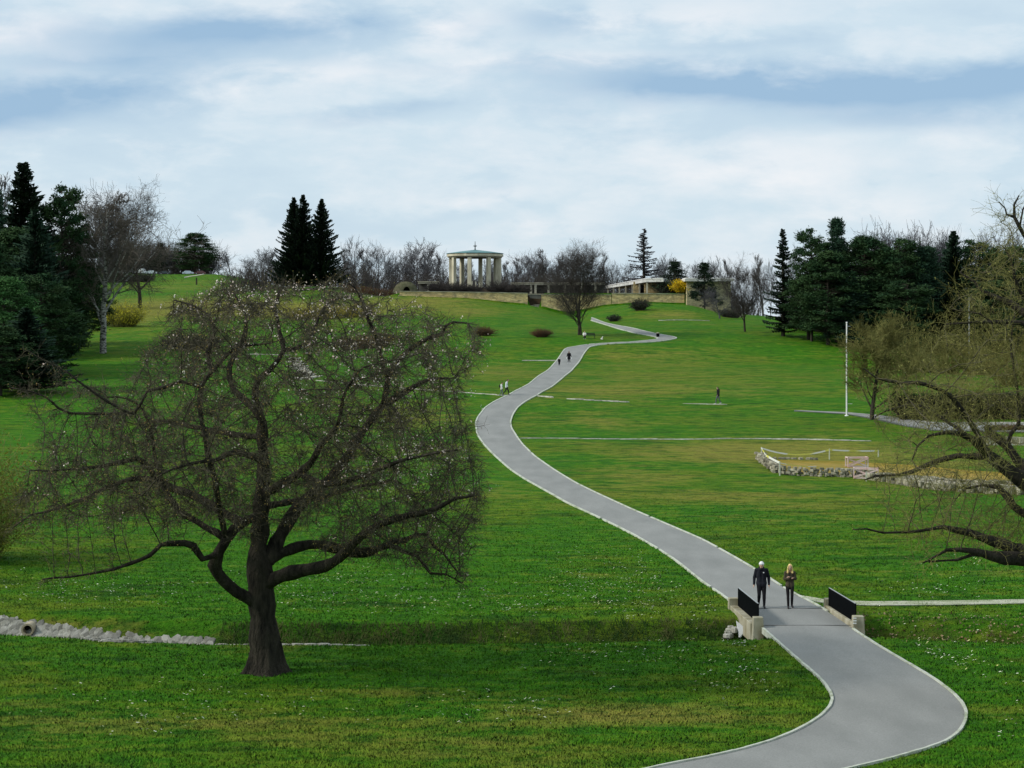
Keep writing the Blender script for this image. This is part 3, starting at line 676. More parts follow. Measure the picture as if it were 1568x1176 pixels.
def museum():
    D = 398.0; a = P(1052, 431, D); b = P(1119, 431, D); g = .9
    t = thing('flat_roofed_building', 'sandstone building with overhanging white flat roof behind the dark pines', 'building', ((a.x+b.x)/2, D+4, g))
    w = b.x-a.x; zt = a.z-g; m = MB(); m.box((0, 0, zt/2-1), (w, 8, zt+2)); m.build('wall', sand_mat('sandstone_ashlar', (.52,.46,.28), (.42,.37,.22), (.32,.28,.17)), t)
    m = MB(); m.box((0, -.4, zt+.33), (w+1.2, 10, .62)); m.build('roof', mat('pale_roof', (.72,.71,.66), (.52,.51,.46), scale=.4, rough=.85), t)
    m = MB(); m.box((0, -.4, zt+.74), (w+.6, 9.4, .16)); m.build('roof_edge', M_WHITEP, t)
    for x in (-3.4, -1.2, 1.0):
        m = MB(); m.box((x, -4.03, zt*.62), (1.2, .1, 1.8)); m.build('window', mat('dark_glass', (.02,.025,.03), rough=.2, spec=.6), t)
museum()
wall([(1106,479.5,486),(1137,480.5,486)], 'low pale parapet at the foot of the flat-roofed building', D=372, th=.6, mt=M_COPE, cope=False)
def arch_shelter():
    D = 404.0; c = P(621, 447, D); rs = np.random.RandomState(7); t = thing('stone_grotto', 'mossy domed stone grotto with dark opening at the left end of the retaining wall', 'grotto', c)
    w = 2.9; h = 2.7; n = 22; m = 10; V = []
    for i in range(m+1):
        for k in range(n+1):
            a = math.pi*k/n; r = 1+rs.normal(0, .015)
            y = (i/m)*4.0; s = math.sqrt(max(1-(i/m)**2*.8, .02))
            V.append((-math.cos(a)*w*s*r, y, math.sin(a)*h*s*r-.3))
    Fs = [(i*(n+1)+k, i*(n+1)+k+1, (i+1)*(n+1)+k+1, (i+1)*(n+1)+k) for i in range(m) for k in range(n)]
    # front face with an arch opening
    base = len(V)
    for k in range(n+1):
        a = math.pi*k/n; V.append((.25-math.cos(a)*.85, -.0, max(math.sin(a)*1.5, .0)-.3 if 0 < k < n else -.3))
    Fs += [(k, base+k, base+k+1, k+1) for k in range(n)]
    mb = MB(); mb.add(V, Fs); mb.build('dome', mat('mossy_stone', (.07,.075,.035), (.13,.12,.075), scale=1.6, rough=.95, bump=.1, bscale=3), t, True)
    m = MB(); m.box((.25, 2.2, .6), (1.9, .2, 2.0)); m.build('recess_shade', M_BLACK, t)  # black panel paints the shade in the depth of the arch opening
arch_shelter()
# ---------------------------------------------------------------- trees
def bark(name, c1, c2, sc=3, bump=.03): return mat(name, c1, c2, scale=sc, rough=.95, bump=bump, bscale=16, spec=.1, stretch=(1,1,.3), ramp=(.3,.7))
M_BARK = bark('dark_bark', (.030,.026,.020), (.060,.052,.040))
M_BARK_A = bark('apple_bark', (.013,.012,.010), (.055,.048,.036), 5, .10)
M_TWIG_A = mat('apple_twigs', (.018,.017,.012), (.14,.125,.08), scale=2.5, rough=.9, spec=.15, ramp=(.35,.65))
M_BLOSS = mat('blossom', (.74,.68,.60), (.55,.40,.36), scale=3, rough=.8, spec=.1)
M_BUD = mat('opening_leaf_buds', (.26,.25,.06), (.24,.14,.06), scale=3, rough=.8, spec=.1)
M_TW_GREY = mat('grey_twigs', (.070,.070,.078), (.12,.115,.12), scale=.3, rough=.95, spec=.05)
M_TW_BROWN = mat('brown_twigs', (.048,.043,.040), (.080,.070,.063), scale=.3, rough=.95, spec=.05)
M_BIRCH = mat('birch_bark', (.32,.31,.285), (.05,.045,.04), scale=3.0, rough=.9, stretch=(1,1,2.5), ramp=(.48,.56))
M_TW_BIRCH = mat('birch_twigs', (.15,.13,.11), (.09,.075,.06), scale=.5, rough=.95, spec=.05)
M_TW_OLIVE = mat('willow_twigs', (.14,.13,.035), (.20,.17,.06), scale=.5, rough=.95, spec=.1)
M_TW_TAN = mat('tan_twigs', (.25,.24,.08), (.07,.068,.02), scale=.6, rough=.95, spec=.1)

def catmull(pts, rad, step):
    """pts list of Vector, rad list -> denser"""
    P_, R_ = [], []; n = len(pts)
    for i in range(n-1):
        p0, p1, p2, p3 = pts[max(i-1, 0)], pts[i], pts[i+1], pts[min(i+2, n-1)]
        k = max(1, int((p2-p1).length/step))
        for j in range(k):
            t = j/k; t2 = t*t; t3 = t2*t
            P_.append(.5*((2*p1)+(p2-p0)*t+(2*p0-5*p1+4*p2-p3)*t2+(3*p1-p0-3*p2+p3)*t3)); R_.append(rad[i]*(1-t)+rad[i+1]*t)
    P_.append(pts[-1]); R_.append(rad[-1]); return P_, R_

def colonize(Pn, par, A, step=.3, infl=3.0, kill=.45, iters=80, bias=(0,0,0), seed=1, maxn=12000):
    rs = np.random.RandomState(seed); Pn = [np.array(p, float) for p in Pn]; par = list(par); P_ = np.array(Pn)
    A = np.array(A); dist = np.full(len(A), 1e9); near_ = np.zeros(len(A), int)
    def upd(i0):
        nonlocal dist, near_
        Q = P_[i0:]
        for s in range(0, len(Q), 400):
            q = Q[s:s+400]; d = np.linalg.norm(A[:, None]-q[None], axis=2); j = d.argmin(1); dm = d[np.arange(len(A)), j]
            u = dm < dist; dist[u] = dm[u]; near_[u] = j[u]+i0+s
    upd(0); bias = np.array(bias)
    for it in range(iters):
        act = dist < infl
        if not act.any() or len(P_) > maxn: break
        ids, inv = np.unique(near_[act], return_inverse=True)
        v = unit(A[act]-P_[near_[act]]); s = np.zeros((len(ids), 3)); np.add.at(s, inv, v)
        s = unit(s+rs.normal(0, .38, s.shape)); s = unit(s+bias)
        new = P_[ids]+s*step
        d = np.linalg.norm(new[:, None]-P_[None, :], axis=2).min(1) if len(P_) < 4000 else np.full(len(new), 1.0)
        ok = d > step*.35; new = new[ok]; pid = ids[ok]
        i0 = len(P_)
        if len(new): P_ = np.concatenate([P_, new]); par += list(pid)
        kill_m = dist < kill
        if len(new): upd(i0)
        kill_m |= dist < kill
        if it > 2 and not len(new): break
        keep = ~kill_m; A = A[keep]; dist = dist[keep]; near_ = near_[keep]
        if not len(A): break
    return P_, np.array(par)

def traced_tree(name, label, cat, base, limbs, poly, D0, depth, seed, natt, mats, infl=2.6, kill=.42, step=.28, tipr=.006, twig=(3, .28, .62), twig_r=.009, droop=.35,
                pexp=2.35, bloss=None, dens=None, minr=.0, sweep=0.0):
    rs = np.random.RandomState(seed); t = thing(name, label, cat, base); o0 = np.array(base)
    nodes = []; par = []; rad = []; tubes = []
    for li, L_ in enumerate(limbs):
        pts = [P(x, y, D0+dd) for x, y, w, dd in L_]; rr = [w/2/F*(D0+dd) for x, y, w, dd in L_]
        if li and nodes:
            A = np.array(nodes); j = int(np.linalg.norm(A-np.array(pts[0]), axis=1).argmin())
            if np.linalg.norm(A[j]-np.array(pts[0])) < 1.6: pts[0] = Vector(nodes[j])
        else: j = -1
        q, r = catmull(pts, rr, .28)
        wob = np.cumsum(rs.normal(0, .022, (len(q), 3)), axis=0); k = min(3, len(q)-1)
        q = [Vector(np.array(a)+(b*(i/len(q)) if i else 0)) for i, (a, b) in enumerate(zip(q, wob))]
        tubes.append((q, r))
        for i, (a, b) in enumerate(zip(q, r)):
            if li and i == 0: prev = j; continue
            nodes.append(np.array(a)); par.append((j if (i == 0 or (li and i == 1)) else len(nodes)-2)); rad.append(b)
    nl = len(nodes)
    # attraction points filling the crown
    from mathutils.geometry import tessellate_polygon
    pa = np.array(poly, float)
    x0, y0 = pa.min(0); x1, y1 = pa.max(0); cx, cy = (x0+x1)/2, (y0+y1)/2
    def inside(x, y):
        c = np.zeros(len(x), bool); j = len(pa)-1
        for i in range(len(pa)):
            xi, yi = pa[i]; xj, yj = pa[j]
            c ^= ((yi > y) != (yj > y)) & (x < (xj-xi)*(y-yi)/(yj-yi+1e-9)+xi); j = i
        return c
    att = []
    while len(att) < natt:
        x = rs.uniform(x0, x1, 4000); y = rs.uniform(y0, y1, 4000); dd = rs.uniform(-1, 1, 4000)
        rx = (x-cx)/(x1-x0)*2; ry = (y-cy)/(y1-y0)*2
        k = inside(x, y) & (dd**2+.7*rx**2+.5*ry**2 < 1)
        if dens is not None: k &= rs.rand(4000) < dens(x, y)
        for a, b, c in zip(x[k], y[k], dd[k]): att.append(np.array(P(a, b, D0+c*depth)))
    att = np.array(att[:natt])
    gnd = H0(att[:, 0], att[:, 1]); att = att[att[:, 2] > gnd+1.2]
    P_, par = colonize(nodes, par, att, step=step, infl=infl, kill=kill, seed=seed, iters=70, maxn=24000)
    n = len(P_); ch = np.zeros(n, int); acc = np.zeros(n)
    R = np.full(n, tipr); 
    for i in range(n-1, 0, -1):
        if acc[i] > 0: R[i] = acc[i]**(1/pexp)
        if i < nl: R[i] = max(rad[i]*.8 if R[i] < rad[i] else min(R[i], rad[i]), tipr)
        if par[i] >= 0: acc[par[i]] += R[i]**pexp if i >= nl else 0; ch[par[i]] += 1
    for i in range(nl): R[i] = rad[i]
    mb = MB()
    for li, (q, r) in enumerate(tubes): mb.tube([Vector(np.array(a)-o0) for a in q], [max(x*(1+.09*math.sin(i*1.9+li)+rs.normal(0, .05)), .006) for i, x in enumerate(r)], 12 if r[0] > .15 else 7)
    trunk = mb.build('trunk', mats[0], t, True)
    i = np.arange(nl, n); pi = par[i]
    R0 = np.minimum(R[pi], R[i]*1.35)
    V, Fs = prisms(P_[pi]-o0, P_[i]-o0, np.maximum(R0, minr), np.maximum(R[i], minr), 5)
    obj('branches', mesh_np('branches', V, Fs, mats[2] if len(mats) > 2 else mats[0], True), t)
    # twigs
    cnt, l0, l1 = twig; src = np.arange(nl, n); src = src[R[src] < .05]
    src = np.repeat(src, cnt); src = src[rs.rand(len(src)) < .92]
    src = np.concatenate([src, np.repeat(np.array([i for i in range(1, nl) if R[i] < .055 and par[i] >= 0], int), cnt*2)])
    bd = unit(P_[src]-P_[par[src]]); outw = P_[src]-o0; outw[:, 2] = 0; outw = unit(outw)*sweep; p = P_[src]-(P_[src]-P_[par[src]])*rs.rand(len(src), 1)
    dr = unit(bd*.55+outw+rs.normal(0, .5, p.shape)+np.array([0,0,-droop*.3])); ln = rs.uniform(l0, l1, len(src))*rs.choice([1,1,1.6], len(src))
    S0, S1, Ra, Rb = [], [], [], []
    r = np.full(len(src), twig_r)
    tips = None
    for k in range(5):
        q = p+dr*(ln/5)[:, None]; S0.append(p); S1.append(q); Ra.append(r*(1-.15*k)); Rb.append(r*(1-.15*(k+1)))
        if k in (1, 2):   # side twiglet
            sdr = unit(dr+rs.normal(0, .7, p.shape)); S0.append(q); S1.append(q+sdr*(ln*.38)[:, None]); Ra.append(r*.7); Rb.append(r*.4)
            side = q+sdr*(ln*.38)[:, None]
        p = q; dr = unit(dr+rs.normal(0, .34, p.shape)+np.array([0,0,-droop*.4]))
    V, Fs = prisms(np.concatenate(S0)-o0, np.concatenate(S1)-o0, np.concatenate(Ra), np.concatenate(Rb), 3)
    obj('twigs', mesh_np('twigs', V, Fs, mats[1]), t)
    tips = np.concatenate([p, side])
    print(name, 'nodes', n, 'twig segs', len(Fs)//3)
    return t, tips, o0

def scatter_quads(pts, size, rs, spread=.03):
    n = len(pts); c = pts+rs.normal(0, spread, (n, 3)); a = unit(rs.normal(0, 1, (n, 3))); b = unit(np.cross(a, rs.normal(0, 1, (n, 3))))
    s = (rs.uniform(*size, n))[:, None]; V = np.stack([c-a*s, c+b*s*.7, c+a*s, c-b*s*.7], 1).reshape(-1, 3)
    return V, np.arange(4*n).reshape(-1, 4)

def apple():
    D0 = 57.0; base = P(408, 1032, D0); base.z = hz(base.x, base.y)-.02
    L = []
    L.append([(409,1040,62,0),(407,1012,50,0),(404,960,44,0),(401,915,40,0),(399,880,40,0),(396,845,30,.1),(399,817,27,.2),(402,777,25,.2),(405,740,22,.3),(407,709,19,.3),(405,668,17,.2),(405,648,15,.1),(400,628,11,0),(396,614,10,0),(401,586,9,-.2),(422,570,8.5,-.3),(442,542,8,-.2),(437,517,7,0),(430,486,6,.2),(437,463,5,.3),(447,440,3,.4)])
    L.append([(405,650,11,.1),(379,616,10,.6),(356,596,9,1.0),(350,563,8,1.3),(366,530,7,1.6),(376,505,6,1.8),(370,470,4,2.0),(352,446,2.5,2.2)])
    L.append([(404,758,17,.3),(415,750,15,0),(437,738,14,-.5),(458,725,13,-1.0),(480,705,11,-1.6),(496,680,9,-2.2),(520,650,7,-2.6),(530,610,5,-3),(548,575,3.5,-3.4)])
    L.append([(405,868,26,0),(412,856,24,.1),(424,830,22,.4),(437,807,20,.6),(456,777,19,.9),(475,760,17,1.1),(499,741,16,1.3),(526,709,15,1.5),(551,673,13,1.7),(567,649,12,1.8),(587,624,12,1.9),(612,604,11,2.0),(632,592,8,2.0),(660,580,5,2.1),(690,578,3,2.2)])
    L.append([(588,622,10,1.9),(592,600,10,1.7),(594,580,9,1.5),(613,550,8,1.4),(632,534,8,1.3),(658,520,7,1.2),(680,514,6,1.1),(688,502,5,1),(700,498,4,1),(722,500,2,1)])
    L.append([(594,582,7,1.5),(586,556,6,1.2),(580,530,6,1),(573,507,6,.8),(562,480,5.5,.6),(554,456,4.5,.5),(545,440,3,.3),(534,432,2,.2)])
    L.append([(402,893,26,0),(420,886,23,-.2),(445,877,20,-.6),(472,872,20,-1.0),(499,866,18,-1.4),(521,853,15,-1.7),(537,837,14,-2.0),(554,818,13,-2.3),(581,801,12,-2.6),(608,788,11,-2.8),(640,782,10,-3.0),(672,772,8,-3.2),(700,756,5,-3.4),(728,752,3,-3.6)])
    L.append([(410,868,20,0),(423,850,17,.2),(458,837,16,.7),(488,834,15,1.1),(521,842,16,1.5),(556,847,15,1.8),(581,839,11,2.2),(600,830,8,2.5),(619,826,8,2.8),(636,818,7,3.0),(652,817,6,3.2),(664,835,5,3.3),(679,847,4,3.5),(692,864,3,3.6),(705,880,2,3.7)])
    L.append([(572,842,9,2.0),(598,836,8,1.6),(620,846,6,1.2),(640,853,5,1.0),(659,878,4,.8),(682,880,3,.7),(705,893,2,.6)])
    L.append([(393,925,26,0),(381,916,21,-.2),(363,907,19,-.4),(342,888,18,-.7),(330,868,18,-1.0),(336,848,17,-1.2),(347,829,16,-1.3),(360,814,15,-1.2),(377,804,13,-1.0),(392,796,12,-.7)])
    L.append([(338,842,11,-1.2),(310,856,9,-1.6),(296,836,11,-1.8),(282,831,11,-2.0),(258,832,9,-2.2),(246,834,7,-2.3),(229,850,7,-2.4),(199,863,6,-2.6),(170,871,5,-2.8),(143,876,4,-3),(102,882,3.5,-3.2),(59,885,2,-3.4)])
    L.append([(377,804,13,-1.0),(371,800,14,-.9),(347,787,13,-.4),(322,772,13,.1),(290,755,13,.6),(260,746,13,1.1),(241,736,11,1.4),(228,733,9,1.6),(209,733,8,1.8),(179,741,7,2.1),(150,753,6,2.4),(127,764,5,2.6),(88,778,4,2.9),(51,789,3,3.1),(23,810,2,3.3)])
    L.append([(245,738,10,1.4),(230,718,10,1.1),(210,702,9,.8),(190,706,7,.5),(160,713,6,.2),(125,716,4,-.1),(92,720,3,-.4),(48,719,2,-.6)])
    L.append([(344,826,12,-1.2),(331,815,11,-1.0),(317,809,11,-.9),(300,798,10,-.6),(281,788,10,-.4),(266,770,9,-.1),(254,752,8,.2),(236,700,6,.3),(226,660,5,.1),(214,632,4,0),(190,615,3,-.2),(160,612,2,-.4)])
    L.append([(341,828,10,-1.1),(336,780,9,-1.8),(330,735,9,-2.3),(320,700,9,-2.6),(317,665,8,-2.8),(309,627,7.5,-2.8),(312,590,7,-2.8),(330,564,7,-2.6),(353,542,6,-2.4),(376,525,5,-2.2),(400,522,3,-2)])
    L.append([(312,590,6,-2.8),(300,590,6,-2.9),(276,584,6,-3.0),(250,594,5,-3.1),(225,599,5,-3.2),(204,634,4.5,-3.3),(163,617,4,-3.5),(128,594,3.5,-3.6),(102,576,3,-3.7),(71,561,2.5,-3.8),(36,543,1.5,-3.9)])
    L.append([(160,640,4,-2),(107,630,4,-2.4),(71,607,3,-2.6),(40,599,2,-2.8),(23,596,1.5,-2.8)]); L[-1][0] = (204,634,5,-3.3)
    L.append([(330,564,6,-2.6),(318,540,6,-2.2),(330,510,5,-1.8),(322,486,4,-1.4),(296,470,3,-1),(268,462,2,-.8)])
    L.append([(442,542,6,-.2),(462,530,6,.4),(478,512,5.5,.9),(486,488,5,1.3),(500,466,4.5,1.7),(520,458,3,2.0),(532,455,2,2.2)])
    L.append([(405,668,10,.2),(380,668,9,1.4),(330,660,8,2.6),(285,650,7,3.6),(250,640,5,4.4),(210,640,4,5)])
    L.append([(402,777,12,.2),(440,770,10,2.2),(490,760,8,3.8),(540,745,6,5.0),(600,735,4,6)])
    L.append([(407,709,12,.3),(390,700,10,-1.5),(360,690,9,-3),(330,700,7,-4.2),(290,705,5,-5.2),(250,720,3,-6)])
    L.append([(458,725,10,-1),(500,740,9,-2.6),(550,730,8,-3.8),(600,712,6,-4.8),(650,700,4,-5.4),(700,690,3,-5.8)])
    poly = [(30,560),(70,545),(130,590),(200,560),(235,520),(262,470),(300,440),(345,425),(400,432),(450,425),(500,430),(560,440),(600,450),(632,462),(668,484),(722,488),(745,520),(728,560),(712,600),(716,650),(740,690),(752,740),(742,790),(722,850),(712,905),(660,880),(620,870),(560,862),(500,850),(430,800),(350,840),(300,850),(230,835),(160,835),(80,830),(40,825),(20,810),(10,770),(70,700),(60,650),(20,610)]
    def dens(x, y):
        d = np.full(len(x), 1.0)
        d *= np.clip(.55+.55*np.sin(x*.043+1.3*np.sin(y*.031))*np.sin(y*.052+1.1*np.sin(x*.027)), .32, 1)
        d *= np.clip(.62+.6*np.exp(-((x-140)/120)**2-((y-720)/80)**2)+.6*np.exp(-((x-650)/110)**2-((y-760)/120)**2), 0, 1)
        d *= np.where((x < 140) & (y < 640), .18, 1.0)*np.where((x < 330) & (y > 800), .25, 1.0)*np.where((x < 130) & (y > 640), .55, 1.0)
        d *= 1-.8*np.exp(-((x-350)/170)**2-((y-850)/55)**2)
        d *= 1-.7*np.exp(-((x-90)/75)**2-((y-640)/90)**2)
        d *= 1-.7*np.exp(-((x-190)/70)**2-((y-570)/50)**2)
        d *= 1-.75*np.exp(-((x-300)/120)**2-((y-880)/35)**2)
        d *= 1-.75*np.exp(-((x-120)/120)**2-((y-865)/40)**2)
        d *= 1-.6*np.exp(-((x-560)/120)**2-((y-870)/25)**2)
        d *= 1-.5*np.exp(-((x-690)/40)**2-((y-610)/50)**2)
        d *= 1-.5*np.exp(-((x-430)/40)**2-((y-680)/40)**2)
        return d
    t, tips, o0 = traced_tree('apple_tree', 'large old spreading tree with dark trunk, bare tangled twigs and scattered pale blossom', 'tree', base, L, poly, D0, 6.3, 11, 8200,
                          (M_BARK_A, M_TWIG_A, bark('branch_bark', (.022,.020,.015), (.085,.075,.055), 5, .02)), infl=1.9, kill=.34, step=.23, tipr=.0075, pexp=2.55, twig=(3, .22, .62), twig_r=.0076, droop=.30, sweep=.32,
                          dens=dens)
    # flared root base
    mb = MB(); rs = np.random.RandomState(2); n = 56; rings = []
    for zi, (z, r) in enumerate([(-.15,.80),(.0,.70),(.10,.62),(.3,.55),(.6,.505),(1.0,.47)]):
        for k in range(n):
            a = 2*math.pi*k/n; fl = 1+(.20*math.sin(a*4+.7)+.10*math.sin(a*7+2)+.05*math.sin(a*13))*max(0, 1-z/1.15)
            rings.append((r*fl*math.cos(a), r*fl*math.sin(a), z))
    Fs = [(i*n+k, i*n+(k+1) % n, (i+1)*n+(k+1) % n, (i+1)*n+k) for i in range(5) for k in range(n)]
    mb.add(rings, Fs); mb.build('root_flare', M_BARK_A, t, True)
    rs = np.random.RandomState(5); px = tips[:, 0]/tips[:, 1]*F+CXP; py = HY-tips[:, 2]/tips[:, 1]*F
    pr = .015+.20*np.exp(-((px-560)/190)**2-((py-520)/95)**2)+.22*np.exp(-((px-600)/70)**2-((py-700)/50)**2)+.10*np.exp(-((px-330)/120)**2-((py-450)/40)**2)+.12*np.exp(-((py-445)/22)**2)+.06*np.exp(-((px-690)/60)**2-((py-730)/50)**2)+.25*np.exp(-((px-655)/35)**2-((py-590)/15)**2)
    k = rs.rand(len(tips)) < pr*.42; q = tips[k]; q = np.repeat(q, 4, axis=0)
    V, Fs = scatter_quads(q-o0, (.018, .042), rs, .055); obj('blossoms', mesh_np('blossoms', V, Fs, M_BLOSS), t)
    k = rs.rand(len(tips)) < .7; V, Fs = scatter_quads(tips[k]-o0, (.012, .028), rs, .02); obj('buds', mesh_np('buds', V, Fs, M_BUD), t)
    print('blossoms', len(q))
apple()

def willow():
    D0 = 52.0; base = P(1690, 1085, D0); base.z = hz(base.x, base.y)-.05
    L = []
    L.append([(1692,1100,64,0),(1688,1040,56,0),(1682,960,50,0),(1672,890,46,0),(1655,830,42,0),(1630,785,34,0),(1600,760,28,0),(1568,739,25,0),(1549,727,23,0),(1532,714,20,0),(1512,702,18,0),(1500,690,16,-.1),(1487,678,13,-.2),(1469,670,9,-.3),(1446,668,6,-.4),(1420,672,4,-.5),(1400,690,3,-.6),(1392,712,2,-.7)])
    L.append([(1512,702,14,0),(1500,698,12,.1),(1485,699,9,.2),(1469,698,8,.3),(1451,702,8,.4),(1434,707,7.5,.5),(1416,716,7,.6),(1401,723,6.5,.7),(1380,727,5,.9),(1345,730,3.5,1),(1329,735,2,1.1)])
    L.append([(1625,785,26,0),(1600,765,20,.8),(1578,730,18,1.3),(1557,706,16,1.6),(1541,683,14,1.8),(1528,673,14,1.9),(1515,666,12,2),(1511,654,11,2)])
    L.append([(1536,678,6,1.8),(1548,664,7,1.8),(1559,650,6,1.8),(1559,604,4.5,1.8),(1554,560,4,1.8),(1551,520,3.5,1.8),(1560,480,2,1.8)])
    L.append([(1672,890,30,0),(1640,872,26,-1),(1600,864,24,-1.5),(1568,857,22,-1.8),(1540,853,19,-2),(1515,847,15,-2.1),(1495,841,11,-2.2),(1470,838,7,-2.3),(1450,840,5,-2.4),(1424,856,3.5,-2.5),(1415,860,2,-2.5)])
    L.append([(1515,847,8,-2.1),(1490,849,6,-2.2),(1465,857,4,-2.2),(1420,858,3,-2.3)])
    L.append([(1650,830,26,0),(1610,845,22,-.8),(1568,843,20,-1),(1540,836,18,-1.1),(1510,826,14,-1.2),(1487,818,12,-1.3),(1465,813,10,-1.4),(1445,808,7,-1.4),(1425,811,5,-1.5),(1391,814,4,-1.6),(1356,815,3.5,-1.7),(1330,809,2.5,-1.8),(1309,811,1.5,-1.9)])
    L.append([(1600,800,18,.5),(1568,788,14,.8),(1545,765,12,1),(1530,748,8,1.2),(1505,745,4,1.3),(1480,750,3,1.4)]); L[-1][0] = (1640,805,20,.2)
    L.append([(1512,700,9,0),(1506,680,8,-.6),(1492,655,8,-.9),(1475,628,8,-1.1),(1460,607,7,-1.2),(1436,592,6.5,-1.3),(1406,583,6,-1.4),(1382,584,5,-1.5),(1347,575,3,-1.6),(1330,560,1.8,-1.7)])
    L.append([(1487,678,6,-.2),(1440,640,5,1),(1410,622,4.5,1.3),(1384,620,4,1.5),(1350,630,3,1.7),(1335,638,2,1.8)])
    L.append([(1655,830,32,0),(1660,700,28,0),(1650,600,24,0),(1625,530,18,0),(1595,500,12,0),(1568,489,8,0),(1545,487,6,0),(1525,487,5,0),(1500,486,4,0),(1484,487,3.5,0),(1456,490,2,0)])
    L.append([(1640,560,18,0),(1610,500,14,.5),(1568,478,13,.8),(1546,463,10,1),(1520,450,7,1.1),(1500,440,5,1.2),(1490,425,4,1.2),(1469,410,2,1.3)])
    L.append([(1595,492,9,.6),(1568,455,6,.2),(1555,430,5,.1),(1550,400,3,0),(1540,385,2,0)])
    L.append([(1625,530,16,0),(1620,450,14,-.5),(1595,400,11,-.8),(1568,366,7,-1),(1556,345,6,-1),(1548,330,5,-1),(1548,312,3.5,-1),(1554,298,2,-1)])
    L.append([(1552,338,4,-1),(1542,328,3,-1),(1540,318,2.4,-1),(1533,308,1.6,-1)])
    L.append([(1568,366,5,-1),(1562,345,3.5,-1),(1568,320,3,-1),(1580,300,3,-1)])
    L.append([(1525,487,3.5,0),(1500,480,3,.1),(1470,476,2.4,.1),(1453,472,1.6,.1)])
    poly = [(1350,590),(1385,550),(1430,520),(1455,460),(1470,400),(1530,330),(1600,300),(1720,420),(1760,600),(1740,780),(1640,850),(1520,845),(1440,850),(1390,835),(1345,800),(1335,745),(1350,700),(1335,640)]
    def dens(x, y):
        d = np.where(x < 1560, .9, .25)*np.where(y < 560, .30, 1.0)*np.where(x < 1400, .6, 1.0)
        d *= 1-.5*np.exp(-((x-1400)/60)**2-((y-540)/40)**2)
        return d
    t, tips, o0 = traced_tree('leaning_tree', 'gnarled bare tree leaning in from the right edge with thick reaching limbs', 'tree', base, L, poly, D0, 4.5, 23, 2500,
                          (M_BARK_A, M_TW_TAN, bark('lichened_branch_bark', (.03,.028,.018), (.14,.125,.075), 5, .02)), infl=2.2, kill=.42, step=.26, tipr=.007, twig=(2, .30, .80), twig_r=.0068, droop=-.15, dens=dens)
    rs = np.random.RandomState(8); k = rs.rand(len(tips)) < .5
    V, Fs = scatter_quads(tips[k]-o0, (.012, .026), rs, .03); obj('buds', mesh_np('buds', V, Fs, mat('catkins', (.26,.25,.07), rough=.8)), t)
willow()

# ---- generic leafless tree, height 1, returned as (trunk verts/faces, twig verts/faces)
def bare_proto(seed, H_=16.0, kind='round', stems=1, twr=.018, lv=4, first=.22, nb=13, tropism=.10, spread=55):
    rs = random.Random(seed); S = [[], []]
    def grow(p, d, ln, r, lev):
        ns = [9, 6, 5, 4, 3][lev]; seg = ln/ns; pts = [p]; q = p
        jit = [.07, .14, .2, .26, .3][lev]
        for i in range(ns):
            rr0 = r*(1-i/ns*.8); rr1 = r*(1-(i+1)/ns*.8)
            d = (d+Vector((rs.gauss(0, jit), rs.gauss(0, jit), rs.gauss(0, jit)*.6))+Vector((0,0,tropism*(1 if lev else .3)))).normalized()
            n = q+d*seg; S[0 if lev < 2 else 1].append((q, n, max(rr0, twr*.8), max(rr1, twr*.7))); q = n
            t = (i+1)/ns
            if lev < lv:
                if lev == 0:
                    k = 0 if t < first else max(1, int(nb/ns/(1-first)+rs.random()))
                else: k = [0, 2, 2, 2][lev] if i >= 1 else (1 if lev > 1 else 0)
                for _ in range(k):
                    a = math.radians(rs.uniform(spread*.55, spread*1.15)); az = rs.uniform(0, 2*math.pi)
                    x = d.orthogonal().normalized(); y = d.cross(x); sd_ = (x*math.cos(az)+y*math.sin(az))
                    nd = (d*math.cos(a)+sd_*math.sin(a)).normalized()
                    if lev == 0:
                        cl = {'round': ln*(.62*math.sin(math.pi*min(1, max(.12, (1.12-t)*.85)))+.05), 'column': ln*(.30*(1.25-t)+.05), 'vase': ln*(.55*(1.15-t*.6)), 'birch': ln*(.55*(1.1-t)+.06)}[kind]
                    else: cl = ln*rs.uniform(.35, .6)
                    grow(q-d*seg*rs.random(), nd, cl*rs.uniform(.8, 1.15), max(rr1*rs.uniform(.4, .62), twr), lev+1)
    for s in range(stems):
        d = Vector((0,0,1)) if stems == 1 else Vector((-.14+.28*s/(stems-1), 0, 1)).normalized()
        grow(Vector(((s-(stems-1)/2)*.35, 0, -.2)), d, H_*.86, H_*.020*(1 if stems == 1 else .8), 0)
    out = []
    for k in (0, 1):
        A = np.array([[*a] for a, b, c, e in S[k]]); B = np.array([[*b] for a, b, c, e in S[k]])
        out.append(prisms(A, B, np.array([s[2] for s in S[k]]), np.array([s[3] for s in S[k]]), 6 if k == 0 else 3))
    allv = np.concatenate([out[0][0], out[1][0]]); top = np.percentile(allv[:, 2], 99.9); w = np.percentile(np.abs(allv[:, 0]), 95)
    return out, top, w
PROTO = {}
def proto_bare(key, mt, mtw, **kw):
    out, top, w = bare_proto(**kw); PROTO[key] = (mesh_np('trunk', *out[0], mt, True), mesh_np('crown', *out[1], mtw), top, w)
proto_bare('lime', M_BARK, M_TW_BROWN, seed=1, kind='round', nb=17, twr=.013, first=.14, spread=48, tropism=.13)
proto_bare('twin', M_BARK, M_TW_BROWN, seed=2, kind='round', stems=2, nb=13, twr=.013, first=.14, spread=52, tropism=.13)
proto_bare('far1', M_TW_GREY, M_TW_GREY, seed=3, kind='vase', nb=12, twr=.035, first=.25, lv=3, spread=45)
proto_bare('far2', M_TW_GREY, M_TW_GREY, seed=4, kind='round', nb=12, twr=.035, first=.2, lv=3, spread=50)
